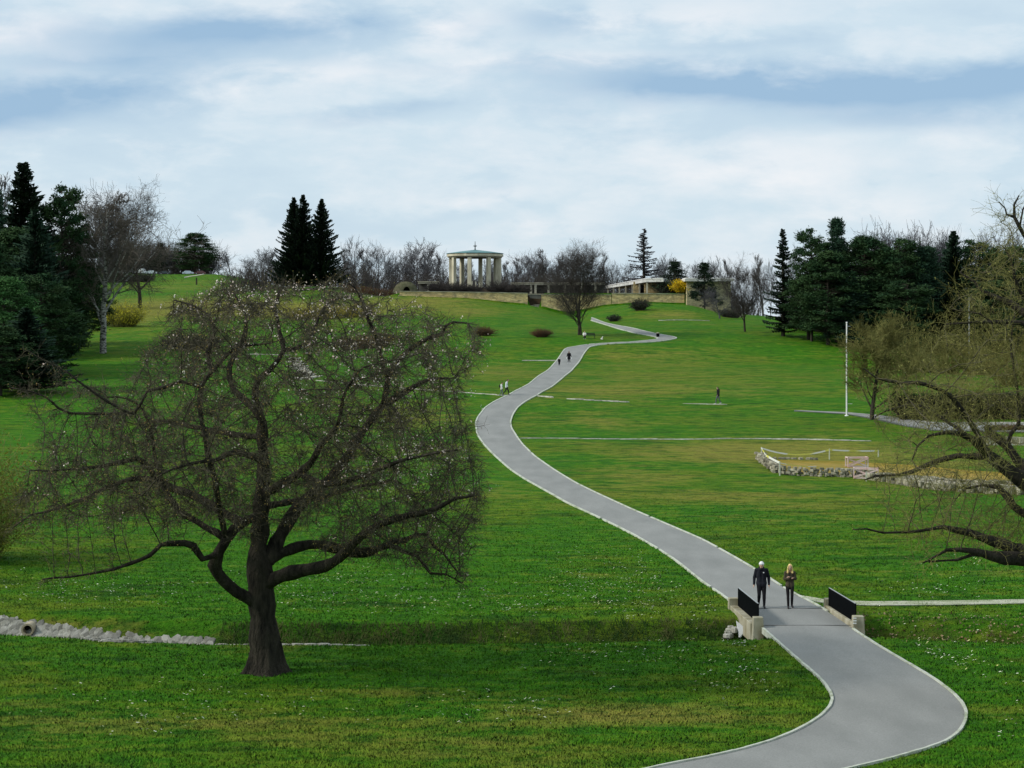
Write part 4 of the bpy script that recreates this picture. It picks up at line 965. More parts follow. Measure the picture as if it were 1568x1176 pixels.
proto_bare('far3', M_TW_BROWN, M_TW_BROWN, seed=5, kind='column', nb=14, twr=.035, first=.2, lv=3, spread=45)
proto_bare('far4', M_TW_GREY, M_TW_GREY, seed=6, kind='vase', stems=2, nb=10, twr=.035, first=.2, lv=3, spread=45)
proto_bare('oak', M_BARK, M_TW_BROWN, seed=27, kind='round', nb=16, twr=.014, first=.2, spread=60, tropism=.04)
proto_bare('birch', M_BIRCH, M_TW_BIRCH, seed=19, kind='birch', nb=12, twr=.016, first=.2, spread=48, tropism=.03)
proto_bare('small', M_BARK, M_TW_TAN, seed=9, kind='vase', nb=14, twr=.014, first=.12, spread=50, H_=9.0, tropism=.12)

# ---- conifers
def conifer_col(name, c1, c2): return mat(name, c1, c2, scale=.5, rough=.9, spec=.08, ramp=(.35,.65))
M_SPRUCE = conifer_col('spruce_needles', (.012,.024,.016), (.024,.040,.022)); M_PINE = conifer_col('pine_needles', (.018,.046,.020), (.044,.080,.028))
M_PINE_L = conifer_col('light_pine_needles', (.035,.095,.028), (.06,.14,.04)); M_BLUE = conifer_col('blue_green_needles', (.018,.044,.026), (.034,.066,.038))
def spruce_proto(seed, Hh=22.0, W=3.6, tops=1, dens=1.0, gappy=.0):
    rs = np.random.RandomState(seed); A, B, Q, T0, T1, TR0, TR1 = [], [], [], [], [], [], []
    N_ = int(470*dens); V = []; 
    offs = [(0,0,1.0)] if tops == 1 else [(-.62*W, .3, .975), (-.22*W, -.3, 1.0), (.50*W, .2, .955)]
    LV = []
    for ox, oy, hs in offs:
        hh = Hh*hs; T0.append((ox,oy,-.2)); T1.append((ox,oy,hh*.985)); TR0.append(hh*.014); TR1.append(.03)
        for i in range(N_):
            f = (i+rs.rand())/N_; z = hh*(.05+.94*f); az = rs.uniform(0, 2*math.pi)
            whorl = .72+.5*abs(math.sin(f*hh*2.2)); L_ = W*(1-f)**.85*whorl*rs.uniform(.65, 1.15)+.15
            if rs.rand() < gappy: L_ *= .5
            up = .35-.75*(1-f)
            n = max(3, int(L_/.32)); p = np.array([ox, oy, z]); d = np.array([math.cos(az), math.sin(az), up*.6+.1])
            for s in range(n):
                d[2] += .05; dd = d/np.linalg.norm(d); q = p+dd*L_/n
                wd = (.30+.24*(1-f))*(1-.55*s/n)
                side = np.cross(dd, [0,0,1]); side /= max(np.linalg.norm(side), 1e-6)
                LV.append(np.array([p, q+dd*.16, p+side*wd+dd*.20+[0,0,-.16], p-side*wd+dd*.20+[0,0,-.16]]))
                LV.append(np.array([p, q+dd*.1, p+dd*.15+[0,0,-.42]-side*.08, p+dd*.15+[0,0,-.42]+side*.08]))
                p = q
    m = len(LV); V = np.concatenate(LV); b = np.arange(m)[:, None]*4
    V = V+rs.normal(0, .05, V.shape)
    Fs = np.concatenate([b+np.array([[0,2,1]]), b+np.array([[0,1,3]])])
    tv, tf = prisms(np.array(T0), np.array(T1), np.array(TR0), np.array(TR1), 8)
    return (tv, tf), (V, Fs), Hh, np.percentile(np.abs(V[:, 0]), 96.5)
def pine_proto(seed, Hh=18.0, W=4.2, nclump=150, bare=.12, cs=1.0, shape='dome'):
    rs = np.random.RandomState(seed); T = []; LV = []; pts = []
    for i in range(nclump):
        f = bare+(1-bare)*rs.rand()**.85
        prof = {'dome': math.sin(math.pi*(.12+.80*(f-bare)/(1-bare)))**.7, 'cone': (1.03-(f-bare)/(1-bare))**.8, 'broad': (.55+.45*math.sin(math.pi*f))*math.sqrt(max(0.03, 1-((f-.55)/.47)**2 if f > .55 else 1))}[shape]
        az = rs.uniform(0, 2*math.pi); r = W*prof*math.sqrt(rs.uniform(.18, 1.0))
        c = np.array([r*math.cos(az), r*math.sin(az), Hh*f]); pts.append(c)
        T.append((np.array([0,0,max(Hh*f-r*.35, Hh*.08)]), c, .06, .02))
        k = int(95*cs); sz = np.array([.85,.85,.42])*cs*rs.uniform(.75, 1.3)
        q = c+rs.normal(0, .5, (k, 3))*sz
        a = unit(rs.normal(0, 1, (k, 3))*[1,1,.5]+[0,0,.35]); b_ = unit(np.cross(a, rs.normal(0, 1, (k, 3)))); s = rs.uniform(.16, .36, k)[:, None]*cs
        LV.append(np.stack([q-b_*s*.32, q+b_*s*.32, q+a*s*1.6], 1).reshape(-1, 3))
    V = np.concatenate(LV); Fs = np.arange(len(V)).reshape(-1, 3)
    T.append((np.array([0,0,-.3]), np.array([rs.normal(0, .2), 0, Hh*.93]), Hh*.016, .06))
    tv, tf = prisms(np.array([a[0] for a in T]), np.array([a[1] for a in T]), np.array([a[2] for a in T]), np.array([a[3] for a in T]), 6)
    return (tv, tf), (V, Fs), np.percentile(V[:, 2], 99.8), np.percentile(np.abs(V[:, 0]), 98.5)
def proto_con(key, res, mt, bk=None):
    (tv, tf), (V, Fs), h, w = res; PROTO[key] = (mesh_np('trunk', tv, tf, bk or M_BARK, True), mesh_np('crown', V, Fs, mt), h, w)
proto_con('spruce', spruce_proto(1), M_SPRUCE); proto_con('spruce_b', spruce_proto(2, W=4.4), M_BLUE)
proto_con('spruce_group', spruce_proto(3, W=5.4, tops=3, dens=1.25), M_SPRUCE); proto_con('thin_spruce', spruce_proto(4, W=3.0, dens=.5, gappy=.3), M_SPRUCE)
proto_con('larch', spruce_proto(5, W=3.6, dens=.30, gappy=.35), M_TW_GREY)
proto_con('pine', pine_proto(1), M_PINE); proto_con('pine_b', pine_proto(2, shape='broad', nclump=190), M_PINE); proto_con('pine_c', pine_proto(3, shape='cone', nclump=170, W=3.8), M_BLUE)
proto_con('pine_light', pine_proto(4, shape='broad', nclump=180), M_PINE_L)
proto_con('dark_pine', pine_proto(5, shape='cone', nclump=90, Hh=10, W=3.0, cs=.8, bare=.05), M_SPRUCE)
ORD = 'first second third fourth fifth sixth seventh eighth ninth tenth eleventh twelfth thirteenth fourteenth fifteenth sixteenth'.split()
def skyline(rows, fmt, group):
    rows = sorted(rows); ws = sorted(r[2] for r in rows)
    for i, (px, yt, w, key, D) in enumerate(rows):
        tree(key, 'bare_tree', fmt % (('broad' if w >= ws[len(ws)*2//3] else 'slim' if w <= ws[len(ws)//3] else 'middling'), ORD[i]), px, yt, w, D=D, group=group)
_first = {}
def tree(key, name, label, px, ytop, wpx, D=None, ybase=None, rot=None, group=None, cat='tree', zoff=-.05):
    """px centre, ytop top of crown, wpx crown width in the photograph; stands on the ground at distance D (or where ybase meets it)"""
    if D is None: g = G(px, ybase); D = g.y
    x = (px-CXP)/F*D; z = hz(x, D)+zoff
    h = (HY-ytop)/F*D-z; w = wpx/2/F*D
    tm, cm, ph, pw = PROTO[key]; sx = w/pw; sz = h/ph
    if rot is None: rot = (hash((round(px), key[0])) % 628)/100 if False else (px*7.13 % 6.28)
    if key in ('spruce_group', 'twin', 'far4'): rot = rot % .5-.25 if rot else 0
    if key not in _first:
        t = thing(name, label, cat, (x, D, z), rot, group); obj('trunk', tm, t); obj('crown', cm, t); _first[key] = t; t.scale = (sx, sx, sz); return t
    t = dup(_first[key], (x, D, z), rot, (sx, sx, sz)); t.name = name
    t['label'] = label
    if group: t['group'] = group
    elif 'group' in t: del t['group']
    return t

# left side
tree('birch', 'birch_tree', 'tall white-barked birch standing alone on the lawn by the left wood', 158, 297, 165, ybase=541, rot=0.6)
GL = 'conifers of the dark wood at the left edge'
for k, n, lb, px, yt, w, yb in [
 ('spruce','spruce_tree','tallest pointed spruce of the left wood', 36, 246, 128, 548),
 ('pine','pine_tree','flat-topped pine right of the tallest spruce in the left wood', 95, 285, 88, 545),
 ('pine_c','pine_tree','dark pine cut by the left edge, level with the spruce shoulder', -14, 288, 90, 560),
 ('spruce_b','spruce_tree','broad dark spruce in front of the tallest spruce', 54, 318, 120, 572),
 ('pine_light','pine_tree','brighter green pine at the left edge, lowest of the wood', 6, 425, 105, 596),
 ('pine_b','pine_tree','low dark pine at the outer edge of the left wood beside the birch', 100, 395, 70, 540),
 ('pine','pine_tree','dark pine between the bright pine and the birch', 62, 420, 110, 580),
 ('pine_b','pine_tree','dark pine filling the left wood below the tallest spruce', 20, 350, 120, 565),
 ('pine_b','pine_tree','dark pine behind the birch branches, outermost of the left wood', 128, 405, 84, 528),
 ('pine','pine_tree','dark pine between the flat-topped pine and the birch', 108, 350, 90, 535),
 ('pine_b','pine_tree','low wide dark pine in the middle of the left wood', 70, 450, 120, 575),
 ('pine_b','pine_tree','low dark pine at the left edge behind the yellow-green bush', 0, 500, 110, 606),
 ('spruce_b','spruce_tree','low spruce sweeping the grass at the foot of the left wood', 40, 470, 120, 600),
 ('pine_b','pine_tree','dark pine cut by the left edge, filling the wood behind the bright pine', -30, 360, 130, 575)]:
    tree(k, n, lb, px, yt, w, ybase=yb, group=GL)
tree('oak', 'bare_tree', 'wide bare tree behind the birch, the right of the pair', 214, 281, 150, D=405, rot=1.0)
tree('far2', 'bare_tree', 'upright bare tree behind the birch, left of the pair', 152, 286, 80, D=400)
tree('far3', 'bare_tree', 'bare grey treetop peeping over the pines at the far left', 2, 268, 60, D=300)
tree('pine_b', 'pine_tree', 'dark umbrella pine beside the parked cars on the hill', 299, 357, 64, D=716)
tree('dark_pine', 'pine_tree', 'small dark evergreen behind the white van', 246, 372, 34, D=722)
skyline([(222,372,46,'far2',725),(262,380,40,'far1',722),(196,385,40,'far4',722),(180,390,40,'far2',720)], '%s dark bare tree in the thicket behind the hilltop car park, %s from the left', 'bare trees behind the car park')
skyline([(352,384,42,'far1',735),(381,392,30,'far2',735),(404,378,40,'far4',730),(425,384,30,'far3',730),(335,395,26,'far2',735)], '%s pale bare tree on the skyline between umbrella pine and spruces, %s from the left', 'skyline trees left of the spruces')
tree('spruce_group', 'spruce_group', 'clump of dark spruces with three pointed tops on the hilltop', 473, 297, 84, D=440)
skyline([(538,361,44,'far1',540),(522,380,30,'far3',560),(560,382,30,'far3',560),(580,370,46,'far2',540),(604,384,34,'far1',560),(620,378,30,'far4',560),(640,365,50,'far4',540),(664,384,30,'far2',560),(680,388,26,'far3',570),(548,392,30,'far2',590),(596,396,30,'far4',590),(655,398,34,'far1',590),(570,398,30,'far3',600),(630,400,30,'far2',600)], '%s grey bare skyline tree between spruces and pavilion, %s from the spruces', 'skyline trees left of the pavilion')
skyline([(706,396,34,'far2',580),(728,398,34,'far1',590),(748,394,34,'far4',580),(765,399,30,'far3',590)], '%s bare tree seen between the pavilion columns, %s from the left', 'trees behind the pavilion')
skyline([(797,382,44,'far2',540),(815,388,30,'far4',560),(833,380,34,'far3',540),(850,386,30,'far1',560),(868,388,30,'far2',570),(788,394,30,'far3',590),(822,396,30,'far1',590),(925,387,26,'far3',560),(940,398,22,'far1',580),(842,400,34,'far4',600),(915,400,30,'far2',600)], '%s grey bare skyline tree right of the pavilion, %s from the pavilion', 'skyline trees right of the pavilion')
skyline([(960,398,30,'far2',560),(1018,388,40,'far1',560),(1032,394,30,'far3',570),(1055,396,36,'far2',580),(1078,400,34,'far4',590),(1104,390,36,'far1',560),(1122,396,30,'far3',560),(1168,390,34,'far3',520),(1180,398,24,'far1',520),(1008,396,28,'far4',590),(1150,398,30,'far2',540)], '%s bare skyline tree behind the white roofs, %s from the left', 'skyline trees behind the building')
tree('larch', 'larch_tree', 'sparse pointed larch rising behind the long white roof', 986, 349, 50, D=440)
tree('twin', 'bare_tree', 'rounded bare tree with two dark stems beside the bench and path bend', 888, 369, 92, ybase=513, rot=.1)
tree('lime', 'bare_tree', 'neat rounded bare tree with short trunk right of the flat-roofed building', 1141, 388, 74, ybase=508)
tree('dark_pine', 'pine_tree', 'dark bushy pine left of the yellow bush', 1034, 400, 56, D=409)
tree('dark_pine', 'pine_tree', 'dark bushy pine in front of the flat-roofed building', 1079, 402, 50, D=392)
tree('far2', 'bare_tree', 'small dense brown tree in front of the building wall', 1102, 438, 46, D=352)
# right wood
GR = 'conifers of the dark wood on the right'
tree('thin_spruce', 'spruce_tree', 'slender pointed spruce standing left of the right wood', 1199, 349, 46, ybase=515)
for k, n, lb, px, yt, w, yb in [
 ('pine','pine_tree','pine at the left corner of the right wood', 1243, 352, 66, 523),
 ('pine_c','pine_tree','tallest dark pointed pine of the right wood', 1281, 335, 56, 524),
 ('pine_b','pine_tree','broad pine in the front row of the right wood, right of the tallest', 1268, 385, 90, 528),
 ('pine_b','pine_tree','broad dark pine below the gap right of the tallest pine', 1325, 362, 100, 528),
 ('pine','pine_tree','dark rounded pine left of the tan shrubs', 1372, 366, 90, 532),
 ('pine_c','pine_tree','dark pine above the tan shrubs', 1418, 378, 80, 536),
 ('spruce_b','spruce_tree','dark spruce with a blunt top near the right edge of the wood', 1460, 352, 84, 536),
 ('pine','pine_tree','dark pine behind the leaning tree tips', 1500, 368, 84, 538),
 ('pine_b','pine_tree','broad pine at the right edge behind the leaning tree', 1556, 378, 100, 540),
 ('pine','pine_tree','dark pine in the second row between the tallest pine and the wide gap', 1300, 372, 90, 519),
 ('pine_b','pine_tree','dark pine in the second row behind the tallest tan shrub', 1400, 385, 110, 522),
 ('pine_b','pine_tree','dark pine in the second row left of the blunt-topped spruce', 1440, 392, 110, 524),
 ('pine_b','pine_tree','dark pine in the second row at the middle of the right wood', 1350, 388, 110, 520),
 ('pine_b','pine_tree','dark pine in the second row near the right edge', 1530, 392, 110, 528),
 ('pine_b','pine_tree','low wide pine at the left corner of the right wood', 1238, 420, 80, 520),
 ('pine_b','pine_tree','low wide pine in the front row between white pole and tan shrubs', 1345, 430, 100, 531),
 ('pine_c','pine_tree','low pine filling the front of the right wood by the white pole', 1305, 425, 84, 530),
 ('pine','pine_tree','low pine at the front of the right wood above the tan shrubs', 1390, 430, 90, 540),
 ('spruce_b','spruce_tree','low spruce at the front of the right wood near the thin grey pole', 1452, 440, 90, 541),
 ('pine_b','pine_tree','low pine at the front of the right wood under the leaning tree', 1520, 430, 100, 545)]:
    tree(k, n, lb, px, yt, w, ybase=yb, group=GR)
skyline([(1222,372,36,'far1',330),(1305,352,60,'far2',320),(1330,352,60,'far1',330),(1350,345,60,'far4',320),(1376,336,64,'far2',320),(1398,338,60,'far1',325),(1415,342,60,'far4',330),(1432,350,56,'far2',330),(1446,358,50,'far1',330),(1480,355,54,'far2',330),(1505,352,54,'far1',330),(1524,350,56,'far4',330),(1546,362,56,'far2',335),(1570,350,60,'far1',330)], '%s bare treetop showing above the dark right wood, %s from the left', 'bare trees above the right wood')
tree('small', 'bare_tree', 'small bare tree with low fanned branches beside the white pole', 1335, 478, 96, ybase=643)

# shrubs, thickets and hedges made of twigs
def twiggy(name, label, cat, px, py_base, wpx, hpx, n, mt, D=None, depth=None, seed=1, kind=None, r=.012, ln=None, group=None, lean=.5, leaf=None, nleaf=0, lsize=(.03,.06), dome=True, segs=4, flat=False, side=2):
    rs = np.random.RandomState(seed)
    g = P(px, py_base, D) if D else G(px, py_base)
    if D: g.z = hz(g.x, D)
    W = wpx/2/F*g.y; Hh = hpx/F*g.y; dp = depth or W*.8
    b = np.stack([rs.uniform(-1, 1, n)*W*(.9 if not dome else .55), rs.uniform(-1, 1, n)*dp*(.9 if not dome else .6), np.zeros(n)], 1)
    b[:, 2] = H(b[:, 0]+g.x, b[:, 1]+g.y)-g.z-.05
    e = b[:, 0]/W
    hmax = Hh*(np.sqrt(np.clip(1-(e*1.2)**2, .12, 1)) if dome else np.ones(n))*rs.uniform(.6, 1.08, n)
    d = unit(np.stack([e*lean*1.6+rs.normal(0, .28, n), b[:, 1]/max(dp, .01)*lean+rs.normal(0, .28, n), np.ones(n)], 1))
    S0, S1, A, B = [], [], [], []; p = b; L_ = hmax[:, None]/segs/np.maximum(d[:, 2:3], .35); tips = []
    for k in range(segs):
        q = p+d*L_; S0.append(p); S1.append(q); A.append(np.full(n, r*(1.4-.25*k))); B.append(np.full(n, r*(1.15-.25*k)))
        for _ in range(side):
            sdv = unit(d+rs.normal(0, .6, p.shape)); s = q+sdv*L_*rs.uniform(.4, .9, (n, 1)); S0.append(q); S1.append(s); A.append(np.full(n, r*.8)); B.append(np.full(n, r*.4)); tips.append(s)
        tips.append(q); p = q; d = unit(d+rs.normal(0, .22, p.shape)+[0,0,-.08])
    V, Fs = prisms(np.concatenate(S0), np.concatenate(S1), np.concatenate(A), np.concatenate(B), 3)
    if leaf is None:
        o = obj(name, mesh_np(name, V, Fs, mt), loc=g); return tag(o, label, cat, group, kind)
    t = thing(name, label, cat, g, 0, group); obj('stems', mesh_np('stems', V, Fs, mt), t)
    T = np.concatenate(tips); q = T[rs.randint(0, len(T), nleaf)]; V, Fs = scatter_quads(q, lsize, rs, .12); obj('foliage', mesh_np('foliage', V, Fs, leaf), t)
    return t
M_YEL = mat('yellow_flowers', (.80,.56,.01), (.62,.40,.01), scale=1, rough=.8, trans=.2); M_LEAF = mat('olive_leaves', (.10,.12,.02), (.17,.16,.03), scale=1, rough=.8, trans=.2)
M_DLEAF = mat('dark_leaves', (.020,.032,.014), (.035,.05,.02), scale=1, rough=.85); M_RUST = mat('rusty_twigs', (.13,.065,.03), (.08,.05,.03), scale=.5, rough=.95)
twiggy('thicket', None, None, 640, 440, 620, 34, 2600, M_TW_BROWN, D=505, depth=22, seed=41, kind='stuff', r=.05, dome=False, lean=.05, segs=3)
twiggy('thicket', None, None, 1010, 440, 330, 30, 1500, M_TW_BROWN, D=560, depth=20, seed=42, kind='stuff', r=.05, dome=False, lean=.05, segs=3)
twiggy('thicket', None, None, 240, 424, 190, 44, 1500, M_TW_BROWN, D=738, depth=12, seed=43, kind='stuff', r=.06, dome=False, lean=.05, segs=3)
twiggy('thicket', None, None, 1400, 500, 420, 92, 2300, M_TW_BROWN, D=318, depth=8, seed=44, kind='stuff', r=.04, dome=False, lean=.05, segs=4)
twiggy('brown_shrub', 'round brown twig shrub on the lawn below the gateway', 'shrub', 829, 516, 26, 12, 420, M_RUST, seed=1, r=.02, lean=.9)
twiggy('brown_shrub', 'round brown twig shrub at the right tip of the blossoming crown', 'shrub', 741, 514, 26, 13, 420, M_RUST, seed=2, r=.02, lean=.9)
twiggy('dark_shrub', 'small dark shrub on the slope of the grassy mound', 'shrub', 980, 475, 22, 16, 300, M_TW_BROWN, seed=3, r=.03, leaf=M_DLEAF, nleaf=1800, lsize=(.06,.14))
twiggy('dark_shrub', 'low dark shrub right of the twin-stemmed tree above the path', 'shrub', 940, 492, 18, 9, 200, M_TW_BROWN, seed=4, r=.03, leaf=M_DLEAF, nleaf=1200, lsize=(.06,.14))
twiggy('dark_shrub', 'dark low thicket at the foot of the flat-roofed building wall', 'shrub', 1118, 496, 40, 12, 300, M_TW_BROWN, D=362, seed=5, r=.03, leaf=M_DLEAF, nleaf=2000, lsize=(.06,.14))
twiggy('forsythia_bush', 'bright yellow flowering bush above the mound wall', 'bush', 1047, 458, 31, 19, 260, M_TW_TAN, D=402, depth=2, seed=6, r=.03, leaf=M_YEL, nleaf=8200, lsize=(.08,.17))
twiggy('green_shrub', 'dull green shrub left of the yellow flowering bush', 'shrub', 1022, 452, 40, 22, 200, M_TW_BROWN, D=405, seed=7, r=.03, leaf=mat('green_leaves', (.03,.055,.022), rough=.85), nleaf=3500, lsize=(.07,.15))
twiggy('forsythia_bush', 'large yellow flowering bush behind the birch trunk', 'bush', 188, 500, 66, 34, 420, M_TW_TAN, seed=8, r=.02, leaf=mat('dull_yellow_flowers', (.50,.44,.02), (.34,.33,.02), scale=1, rough=.8), nleaf=6500, lsize=(.06,.13))
twiggy('forsythia_bush', 'yellow flowering strip of bush seen through the top of the blossoming crown', 'bush', 505, 487, 130, 17, 500, M_TW_TAN, seed=9, r=.02, depth=3, leaf=mat('golden_flowers', (.34,.27,.02), (.25,.20,.02), scale=1, rough=.8), nleaf=5000, lsize=(.07,.14), dome=False)
twiggy('brush_heap', 'heap of cut dark branches on the lawn left of the crown', 'brush heap', 296, 535, 58, 26, 420, M_TW_BROWN, seed=10, r=.03, lean=2.2)
for i, (px, w, h, lb) in enumerate([(700,26,9,'left of'),(722,34,7,'in front of the left columns of'),(766,40,12,'at the right foot of'),(796,30,7,'just right of'),(672,30,11,'well left of')]):
    twiggy('dark_shrub', 'low brown shrub '+lb+' the round pavilion', 'shrub', px, 450, w, h+6, 420, M_TW_BROWN, D=406+i, depth=1.6, seed=50+i, r=.035, lean=.9)
twiggy('low_hedge', 'dark clipped hedge at the top of the left field below the van', 'hedge', 196, 438, 70, 11, 700, M_TW_BROWN, D=600, depth=1.5, seed=11, r=.06, dome=False, leaf=M_DLEAF, nleaf=4000, lsize=(.15,.3))
twiggy('low_hedge', 'low brown bushes along the bank between spruces and grotto', 'hedge', 570, 441, 90, 11, 500, M_RUST, D=428, depth=2, seed=12, r=.04, dome=False)
twiggy('low_hedge', 'reddish shrub row on the lawn behind the blossoming crown', 'hedge', 560, 533, 70, 20, 700, M_RUST, seed=66, depth=1.5, r=.02, dome=False)
for i, (px, yb, w, h, lb, mt) in enumerate([(1368,566,76,72,'tan many-stemmed shrub right of the white pole, behind the small bare tree', M_TW_TAN),(1410,570,70,98,'tallest tan many-stemmed shrub in front of the right wood', M_TW_TAN),(1448,572,60,74,'tan many-stemmed shrub left of the thin grey pole', M_TW_TAN),(1500,574,70,84,'olive many-stemmed shrub right of the thin grey pole', M_TW_OLIVE),(1556,590,86,118,'olive leafy shrub at the right edge above the hedge', M_TW_OLIVE)]):
    twiggy('tall_shrub', lb, 'shrub', px, yb, w, h, 150, mt, seed=70+i, side=1, r=.034, lean=.5, segs=6, leaf=M_LEAF, nleaf=2200 if i > 2 else 500, lsize=(.04,.09), group='tall shrubs before the right wood')
twiggy('meadow_scrub', 'straggly olive scrub on the slope behind the hedge on the right', 'scrub', 1420, 604, 150, 42, 90, M_TW_OLIVE, seed=80, r=.018, depth=6, lean=.3, dome=False)
twiggy('hedge', 'long dark brown clipped hedge beside the grey side path on the right', 'hedge', 1490, 640, 250, 34, 5200, mat('dark_hedge_twigs', (.022,.018,.013), (.05,.035,.022), scale=.5, rough=.95), seed=81, depth=1.1, r=.02, dome=False, lean=.1, leaf=M_DLEAF, nleaf=22000, lsize=(.05,.1))
twiggy('low_hedge', 'low brown hedge strip beside the side path at the right edge', 'hedge', 1560, 659, 90, 9, 700, M_RUST, seed=82, depth=.5, r=.015, dome=False, lean=.1)
twiggy('leafy_bush', 'yellow-green leafy bush cut by the left edge of the picture', 'bush', -52, 830, 150, 200, 420, M_TW_TAN, D=84, seed=13, r=.012, segs=7, lean=.35, leaf=mat('spring_leaves', (.20,.20,.02), (.09,.13,.02), scale=1.5, rough=.8, trans=.3), nleaf=16000, lsize=(.035,.08))
# ---------------------------------------------------------------- turf blades, daisies, leaf litter
def blades():
    rs = np.random.RandomState(77); n = 460000
    D = 42+ (rs.rand(n)**1.25)*90; D = D[(D < 62) | (rs.rand(n) < 1-sstep(D, 62, 130))]; n = len(D); q = rs.uniform(-.305, .305, n); X = q*D+rs.normal(0, .3, n)
    # keep off the path
    sel = (D > 42) & (D < 122); pts = np.stack([X, D], 1)
    cl = (EA+EB)/2; hw = np.linalg.norm(EA-EB, axis=1)/2
    keep = np.ones(n, bool); near_i = (cl[:, 1] < 128)
    cN = cl[near_i]; hN = hw[near_i]; A_, B_ = EA[near_i], EB[near_i]
    for i in range(len(cN)-1):
        c = cN[i]; r = max(hN[i], hN[i+1])*1.25+.6
        j = np.where(keep & (np.abs(X-c[0]) < r) & (np.abs(D-c[1]) < r))[0]
        if not len(j): continue
        quad = [A_[i], B_[i], B_[i+1], A_[i+1]]; px_, py_ = X[j], D[j]; ins = np.zeros(len(j), bool); m = 3
        for a in range(4):
            xi, yi = quad[a]; xj, yj = quad[m]
            ins ^= ((yi > py_) != (yj > py_)) & (px_ < (xj-xi)*(py_-yi)/(yj-yi+1e-9)+xi); m = a
        keep[j[ins]] = False
    pq = X/D*F+CXP; la = np.interp(X, LIN[0][:, 0], LIN[0][:, 1]); lb = np.interp(X, LIN[1][:, 0], LIN[1][:, 1]); keep &= ~((pq < 328) & (D < la+.1) & (D > lb-.1))
    keep &= ~((np.abs(D-67) < 2.6) & (X > 8.2) & (X < 13.6))
    X = X[keep]; D = D[keep]; n = len(X); Z = H(X, D)
    dd = np.abs(D-ditch_c(X)); tall = np.exp(-(dd/1.6)**2)
    clump = .5+.5*np.sin(X*2.1+np.sin(D*1.7)*2)*np.sin(D*1.3+np.sin(X*.9)*2)
    h = rs.uniform(.028, .065, n)*(1+.6*clump)*(1+1.1*tall*(rs.rand(n) < .4)); w = rs.uniform(.010, .022, n)*(1+D/120)
    a = rs.uniform(0, 2*math.pi, n); lx = rs.normal(0, .5, n)*h; ly = rs.normal(0, .5, n)*h
    V = np.stack([np.stack([X-np.cos(a)*w, D-np.sin(a)*w*.4, Z-.01], 1), np.stack([X+np.cos(a)*w, D+np.sin(a)*w*.4, Z-.01], 1), np.stack([X+lx, D+ly, Z+h], 1)], 1).reshape(-1, 3)
    at = turf_attrs(X, D, Z); at = {k: np.repeat(v, 3) for k, v in at.items()}
    tint = rs.uniform(0, 1, n); at['tint'] = np.repeat(tint, 3)
    m = bpy.data.materials.new('grass_blades'); N, L, B = nodes_of(m); c, _, _ = grass_color(N, L)
    t = N.new('ShaderNodeAttribute'); t.attribute_name = 'tint'
    r = N.new('ShaderNodeMapRange'); L.new(t.outputs['Fac'], r.inputs[0]); r.inputs[1].default_value = .82; r.inputs[2].default_value = 1.0; r.inputs[4].default_value = .35
    c = mixn(N, L, r.outputs[0], c, (.16,.20,.035))
    r = N.new('ShaderNodeMapRange'); L.new(t.outputs['Fac'], r.inputs[0]); r.inputs[1].default_value = .12; r.inputs[2].default_value = 0; r.inputs[4].default_value = .4
    c = mixn(N, L, r.outputs[0], c, G_DARK); L.new(c, B.inputs['Base Color']); B.inputs['Roughness'].default_value = .8; B.inputs['Specular IOR Level'].default_value = .1
    ge = N.new('ShaderNodeNewGeometry'); vm = N.new('ShaderNodeVectorMath'); vm.operation = 'MULTIPLY_ADD'; L.new(ge.outputs['Normal'], vm.inputs[0]); vm.inputs[1].default_value = (.35,.35,.35); vm.inputs[2].default_value = (0,0,1)
    vn = N.new('ShaderNodeVectorMath'); vn.operation = 'NORMALIZE'; L.new(vm.outputs[0], vn.inputs[0]); L.new(vn.outputs[0], B.inputs['Normal'])
    tag(obj('grass', mesh_np('grass', V, np.arange(3*n).reshape(-1, 3), m, False, at)), kind='stuff')
    # daisies in drifts
    rs = np.random.RandomState(78)
    drift = [(900,900,140,40,140),(1010,930,90,24,70),(960,850,120,24,60),(470,900,160,34,90),(100,900,140,30,60),(1300,1000,60,10,30),(1460,1020,80,20,40),(700,925,200,22,150),(560,880,120,30,90),(940,890,140,30,80),(1120,880,60,20,30),(150,905,160,35,90),(1250,960,20,8,10),(1180,985,60,12,60),(1400,1000,80,18,80),(1500,960,80,16,60),(1000,1000,200,30,80),(720,1090,160,30,40),(1440,900,120,20,50),(300,1090,300,50,60),(1500,1090,60,40,50),(1150,1040,80,30,40),(1460,860,80,12,30),(420,910,100,30,40)]
    Q = []
    for x, y, wx, wy, k in drift:
        for _ in range(k*2):
            px, py = x+rs.normal(0, wx*.5), y+rs.normal(0, wy*.5); D0_ = -HY and 11.4*F/(py-HY)
            for _ in range(rs.randint(1, 4)): Q.append(((px-CXP)/F*D0_+rs.normal(0, .12), D0_+rs.normal(0, .3)))
    Q = np.array(Q); Q = Q[(np.abs(Q[:, 1]-ditch_c(Q[:, 0])) > 1.2)]
    ok = np.ones(len(Q), bool)
    for i, q in enumerate(Q):
        j = np.argmin(np.abs(cl[:, 0]-q[0])+np.abs(cl[:, 1]-q[1]))
        if np.hypot(*(cl[j]-q)) < hw[j]*1.25+.5: ok[i] = False
    Q = Q[ok]; Z = H(Q[:, 0], Q[:, 1])+rs.uniform(.07, .12, len(Q)); mb = MB()
    for (x, y), z in zip(Q, Z):
        r = rs.uniform(.022, .050); k = 5; a0 = rs.rand()*6; tx, ty = rs.normal(0, .35, 2)
        mb.add([(x+r*math.cos(a0+2*math.pi*i/k), y+r*math.sin(a0+2*math.pi*i/k), z+.3*r+tx*r*math.cos(a0+2*math.pi*i/k)-abs(ty)*r*math.sin(a0+2*math.pi*i/k)) for i in range(k)], [tuple(range(k))])
